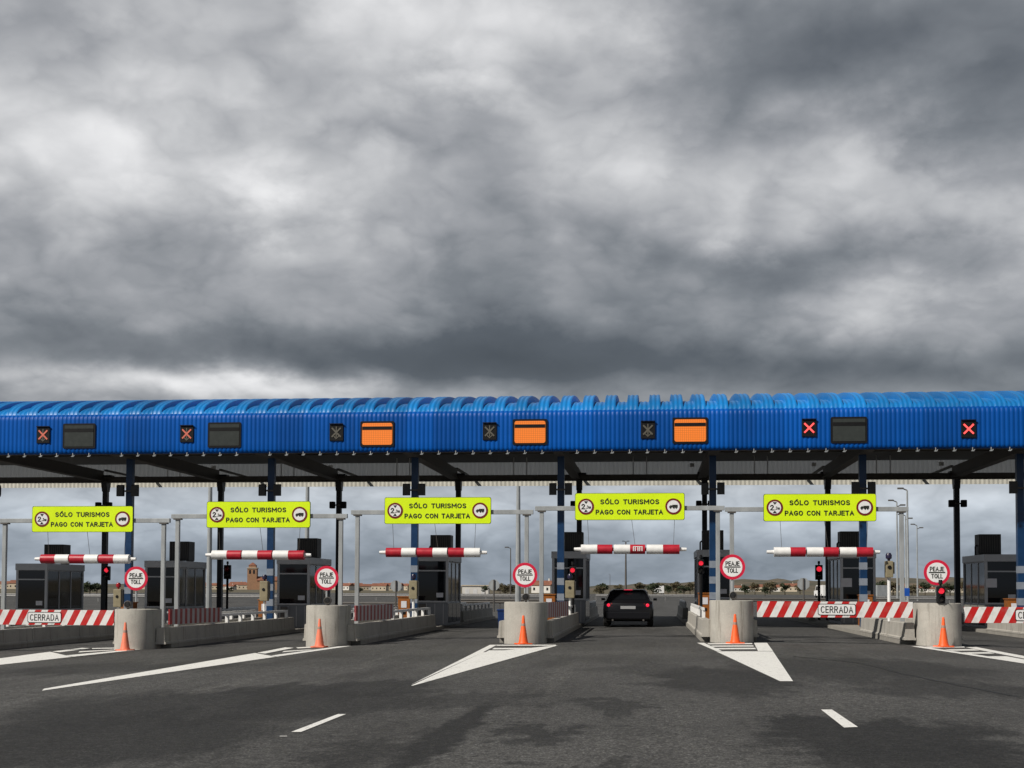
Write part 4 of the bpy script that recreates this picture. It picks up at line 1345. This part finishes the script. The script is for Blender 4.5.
def w_rail(label, px0, px1, Y, m, pitch=4.0, h=0.75):
    x0, x1 = PX(px0, Y), PX(px1, Y); L = x1 - x0
    a = thing('guard_rail', label, 'guard rail', (x0, Y, gz((x0 + x1) / 2, Y)), 0)
    MB().prism_x([(0, h), (-0.05, h - 0.08), (0, h - 0.15), (-0.05, h - 0.23), (0, h - 0.31), (0.03, h - 0.31), (0.03, h)], 0, L).build('beam', m, a)
    n = max(2, int(L / pitch))
    for i in range(n + 1):
        MB().box(i * L / n - 0.04, i * L / n + 0.04, 0.031, 0.12, -0.2, h).build('post', m, a)


w_rail('dark guard rail beyond the lanes right of the fourth nose', 700, 905, 112, M_STEEL)
w_rail('dark guard rail beyond the lane left of the middle nose', 455, 545, 98, M_STEEL)
w_rail('dark guard rail seen between second and third concrete noses', 335, 418, 90, M_STEEL)
w_rail('pale guard rail far beyond the second and third noses', 340, 560, 150, M_RAIL)
w_rail('pale guard rail far beyond the black car', 596, 700, 165, M_RAIL)
w_rail('pale guard rail far beyond the leftmost lanes', -20, 300, 130, M_RAIL)
w_rail('pale guard rail far beyond the rightmost lanes', 860, 1040, 140, M_RAIL)

for px, py, Y, lab in ((396, 586, 85, 'grey back of an octagonal road sign between second and third noses'), (494, 585, 88, 'grey back of an octagonal road sign left of the middle toll disc'),
                       (803.5, 584, 82, 'grey back of an octagonal road sign left of the lit red traffic light'), (607, 0, 0, None)):
    if not lab: continue
    x = PX(px, Y); z0 = gz(x, Y); zc = PZ(px, py, Y) - z0
    a = thing('road_sign', lab, 'sign', (x, Y, z0))
    MB().tube((0, -0.05, 0), (0, -0.05, zc + 0.35), 0.05).build('post', M_STEEL, a)
    MB().prism([(0.38 * math.cos(R(22.5 + 45 * i)), zc + 0.38 * math.sin(R(22.5 + 45 * i))) for i in range(8)], 0, 0.02).build('plate', M_GALV, a)
x = PX(805, 70); z0 = gz(x, 70)
tag(MB().loft([[(u * 1.0, v * 0.4, 0) for u, v in ((-1, -1), (1, -1), (1, 1), (-1, 1))], [(u * 0.95, v * 0.25, 0.62) for u, v in ((-1, -1), (1, -1), (1, 1), (-1, 1))], [(u * 0.9, v * 0.2, 0.68) for u, v in ((-1, -1), (1, -1), (1, 1), (-1, 1))]]).build('concrete_block', M_CREAM, None, (x, 70, z0)),
    'cream concrete block behind the CERRADA board right of the fourth nose', 'block')
a = thing('direction_sign', 'small blue road sign far beyond the rightmost detector post', 'sign', (PX(905, 95), 95, 0))
MB().tube((0, 0.05, 0), (0, 0.05, 1.2), 0.04).build('post', M_GALV, a)
MB().box(-0.3, 0.3, -0.02, 0.0, 1.0, 1.55, 0.01).build('plate', mat('sign_blue', (0.01, 0.08, 0.4), 0.4), a)


def lamppost(label, px, ytop, H, heads=2, m=None, r=0.09, Y=None):
    if Y is None:
        d = ray(px, ytop); Y = (H - CAM_Z) / (d.z / d.y)
    x = PX(px, Y); z0 = gz(x, Y) - 0.05
    a = thing('lamp_post', label, 'lamp post', (x, Y, z0), 0, 'tall lamp posts beyond the canopy')
    m = m or M_GALV
    MB().tube((0, 0, 0), (0, 0, H - z0 - 0.2), r * 1.3, r * 0.7).build('pole', m, a)
    for i in range(heads):
        s = (-1, 1)[i % 2] if heads > 1 else -1
        zz = H - z0 - 0.2 - (0.45 * i if heads == 2 else 0)
        mb = MB(); mb.tube((0, 0, zz), (s * 0.35, 0, zz + 0.15), 0.05); mb.box(min(s * 0.3, s * 0.8), max(s * 0.3, s * 0.8), -0.13, 0.13, zz + 0.1, zz + 0.24, 0.03); mb.build('lamp_head', M_STEEL, a)
    return a


lamppost('tallest lamp post right of the right gantry pole', 908, 488, 10, 1, r=0.10)
lamppost('lamp post with two heads just left of the right gantry pole', 897.5, 500, 10, 2)
lamppost('lamp post half hidden behind the right gantry pole', 906, 514, 10, 2)
lamppost('shortest lamp post right of the right gantry pole', 917.5, 524, 10, 2)
lamppost('thick grey mast behind the right end of the second yellow sign', 306.5, 430, 9.5, 2, r=0.13, Y=75)
lamppost('thick grey mast left of the middle gantry pole', 518, 430, 9.5, 2, r=0.14, Y=80)
lamppost('thin dark mast above the middle toll disc', 510.5, 547, 7, 1, M_STEEL, r=0.08)
lamppost('pale mast left of the second dark column, behind the second yellow sign', 209, 430, 9.5, 2, r=0.13, Y=70)
lamppost('far lighting mast with crossed head above the black car', 625.8, 541, 12, 4, M_STEEL, r=0.2)
lamppost('thin far mast beside the small sign left of the black car', 610, 574, 9, 1, M_STEEL, r=0.12)


# trees
def crown_mesh(n, rx, rz, seed, leaf):
    rnd = random.Random(seed); mb = MB()
    cl = [(rnd.uniform(-1, 1) * rx * 0.6, rnd.uniform(-1, 1) * rx * 0.6, rnd.uniform(-0.7, 0.75) * rz, rnd.uniform(0.35, 0.6)) for _ in range(9)]
    for i in range(n):
        c = rnd.choice(cl)
        d = Vector((rnd.gauss(0, 1), rnd.gauss(0, 1), rnd.gauss(0, 1))).normalized() * (rnd.random() ** 0.4) * c[3]
        p = Vector((c[0] + d.x * rx, c[1] + d.y * rx, c[2] + d.z * rz))
        q = Vector((rnd.gauss(0, 1), rnd.gauss(0, 1), rnd.gauss(0, 1))).normalized()
        t = q.orthogonal().normalized(); u = q.cross(t); s = leaf * rnd.uniform(0.6, 1.3)
        mb._f([mb.bm.verts.new(p + t * s), mb.bm.verts.new(p + u * s * 0.7), mb.bm.verts.new(p - t * s), mb.bm.verts.new(p - u * s * 0.7)])
    return mb


def make_tree(label, m, seed, group):
    a = thing('tree', label, 'tree', (0, 0, 0), 0, group)
    mb = MB(); mb.tube((0, 0, -0.3), (0, 0, 2.6), 0.22, 0.14, 8)
    rnd = random.Random(seed)
    for i in range(5):
        an = i * 1.26; mb.tube((0, 0, 1.6 + 0.2 * i), (math.cos(an) * 1.3, math.sin(an) * 1.3, 3.2 + 0.3 * i), 0.09, 0.03, 6)
    mb.build('trunk', M_BARK, a)
    crown_mesh(900, 2.4, 1.9, seed, 0.28).build('crown', m, a, (0, 0, 3.9))
    return a


T = {'dark': [make_tree('dark leafy tree far beyond the black car and lanes', M_LEAF, 3, 'dark trees beyond the plaza')],
     'dry': [make_tree('dry brownish tree or scrub beyond the toll plaza', M_LEAF2, 5, 'dry trees beyond the plaza')]}
used = {'dark': False, 'dry': False}
for px, ptop, Y, kind in [(653, 583, 260, 'dark'), (668, 584.5, 300, 'dark'), (603, 583, 280, 'dark'), (618, 584, 330, 'dry'), (640, 582, 340, 'dry'), (660, 581, 380, 'dry'), (676, 580, 360, 'dry'),
                      (690, 582, 330, 'dry'), (684, 585, 280, 'dark'), (600, 586, 230, 'dry'), (505, 585, 240, 'dry'), (500, 583, 300, 'dry'), (512, 584, 260, 'dry'), (485, 585, 320, 'dark'),
                      (90, 582, 200, 'dark'), (97, 583, 230, 'dark'), (84, 584, 260, 'dark'), (230, 586, 400, 'dark'), (755, 581, 420, 'dry'), (770, 580, 450, 'dry'), (785, 581, 430, 'dark'),
                      (745, 583, 360, 'dark'), (800, 581, 470, 'dry'), (880, 579, 420, 'dark'), (893, 580, 400, 'dry'), (925, 580, 420, 'dark'), (950, 581, 390, 'dark'), (912, 583, 350, 'dry'), (965, 580, 450, 'dry'),
                      (415, 585, 420, 'dark'), (360, 586, 380, 'dark'), (878, 585, 300, 'dry'), (765, 586, 280, 'dark')]:
    x = PX(px, Y); top = PZ(px, ptop + 2.4, Y); s = max(top + 0.4, 1.8) / 5.9
    base = T[kind][0]
    if not used[kind]: o = base; used[kind] = True
    else: o = copy_tree(base)
    o.location = (x, Y, -0.4 if Y > 345 else gz(x, Y) - 0.05)
    w_ = random.uniform(1.1, 1.7)
    o.scale = (s * w_, s * w_, s); o.rotation_euler = (0, 0, random.uniform(0, 6))


# houses of the distant town
def make_house(mw, label, L, D, H, seed):
    a = thing('house', label, 'house', (0, 0, 0), 0, 'far tiled houses of the town')
    MB().box(-L / 2, L / 2, -D / 2, D / 2, -0.5, H).build('wall', mw, a)
    r = MB(); r.prism_x([(-D / 2 - 0.4, H + 0.002), (D / 2 + 0.4, H + 0.002), (0, H + D * 0.28)], -L / 2 - 0.4, L / 2 + 0.4); r = r.build('roof', M_TERRA, a)
    MB().box(L * 0.2, L * 0.2 + 0.6, -0.3, 0.3, H + D * 0.2, H + D * 0.28 + 0.9).build('chimney', mw, r)
    n = int(L / 3)
    for i in range(n):
        x = -L / 2 + 1.5 + i * (L - 3) / max(n - 1, 1)
        MB().box(x - 0.5, x + 0.5, -D / 2 - 0.03, -D / 2 - 0.002, H * 0.35, H * 0.35 + 1.3).build('window', M_DGLASS, a)
    return a


H1 = make_house(M_WALL1, 'far cream house with terracotta tile roof, in the town on the horizon', 14, 9, 4.4, 1)
H2 = make_house(M_WALL2, 'far white house with terracotta tile roof, in the town on the horizon', 10, 8, 3.6, 2)
hs = [False, False]
rnd = random.Random(11)
hl = [(20, 830), (8, 860), (35, 900), (148, 900), (165, 950), (200, 920), (212, 900), (222, 930), (231, 900), (238, 960), (246, 920), (268, 900), (280, 930), (340, 900), (347, 860), (355, 900), (362, 870), (371, 900), (380, 760),
      (388, 800), (396, 880), (404, 900), (545, 500), (739, 900), (752, 950), (764, 900), (778, 960), (789, 930), (884, 900), (897, 950), (922, 900), (930, 950), (952, 920), (968, 900)]
for i, (px, Y) in enumerate(hl):
    j = 1 if rnd.random() < 0.35 else 0
    b = (H1, H2)[j]
    if not hs[j]: o = b; hs[j] = True
    else: o = copy_tree(b)
    o.location = (PX(px, Y), Y, -0.4); o.rotation_euler = (0, 0, rnd.uniform(-0.5, 0.5)); s = rnd.uniform(0.6, 0.85); o.scale = (s, s, s)

# church
Y = 880; x = PX(252.5, Y)
ch = thing('church', 'brick church with square tower standing over the town roofs at left', 'church', (x, Y, -0.4), R(8))
tw = MB().box(-3.1, 3.1, -3.1, 3.1, 0, 14.2).build('tower', M_BRICK, ch)
MB().box(-3.5, 3.5, -3.5, 3.5, 14.202, 14.7).build('cornice', M_WALL1, tw)
bf = MB().box(-2.4, 2.4, -2.4, 2.4, 14.702, 16.2).build('belfry', M_BRICK, tw)
for u in (-1.3, 1.3): MB().box(u - 0.6, u + 0.6, -3.14, -3.102, 10.6, 13.2).build('bell_opening', M_DGLASS, ch)
MB().loft([[(-2.6, -2.6, 16.202), (2.6, -2.6, 16.202), (2.6, 2.6, 16.202), (-2.6, 2.6, 16.202)], [(-0.3, -0.3, 18.2), (0.3, -0.3, 18.2), (0.3, 0.3, 18.2), (-0.3, 0.3, 18.2)]]).build('spire', M_TERRA, ch)
MB().box(3.102, 18, -4, 4, 0, 6.2).build('nave', M_BRICK, ch)
MB().prism_x([(-4.5, 6.202), (4.5, 6.202), (0, 9.0)], 3.15, 18.4).build('nave_roof', M_TERRA, ch)

# white warehouse
Y = 330; x = PX(476, Y)
wh = thing('warehouse', 'low white warehouse beyond the lane left of the middle nose', 'building', (x, Y, -0.4), R(4))
MB().box(-3.2, 3.2, -3, 3, 0, 2.3).build('wall', M_WALL2, wh)
MB().box(-3.4, 3.4, -3.2, 3.2, 2.302, 2.55).build('roof', M_WALL1, wh)
for u in (-2, 0, 2): MB().box(u - 0.5, u + 0.5, -3.04, -3.003, 0.2, 1.5).build('door', M_INNER, wh)


# far vehicles
def make_van(label, m):
    a = thing('van', label, 'van', (0, 0, 0))
    MB().prism_x([(-2.4, 0.35), (2.4, 0.35), (2.5, 1.1), (1.9, 1.25), (1.3, 2.1), (-2.35, 2.15)], -0.95, 0.95).build('body', m, a)
    MB().prism_x([(1.33, 2.02), (1.86, 1.28), (1.92, 1.28), (1.40, 2.03)], -0.85, 0.85).build('windscreen', M_DGLASS, a)
    for s in (-1, 1):
        MB().prism_x([(0.5, 1.25), (1.7, 1.25), (1.2, 1.95), (0.5, 1.95)], s * 0.951 if s > 0 else -0.962, 0.962 if s > 0 else -0.951).build('side_window', M_DGLASS, a)
        for y in (-1.5, 1.6):
            t = MB().lathe([(0.2, -0.1), (0.34, -0.1), (0.34, 0.1), (0.2, 0.1)], 16, axis='Y').build('wheel', M_TYRE, a, (s * 0.85, y, 0.34)); t.rotation_euler = (0, 0, R(90))
    return a


for px, Y, lab, m, rz in ((659, 338, 'white van far ahead, right of the black car', M_WHITE, 0.12), (824, 235, 'pale van far beyond the CERRADA board', M_WHITE, 0.2),
                          (876, 230, 'grey van far beyond the rightmost striped bar', M_GALV, 0.3)):
    v = make_van(lab, m); x = PX(px, Y); v.location = (x, Y, gz(x, Y)); v.rotation_euler = (0, 0, rz)
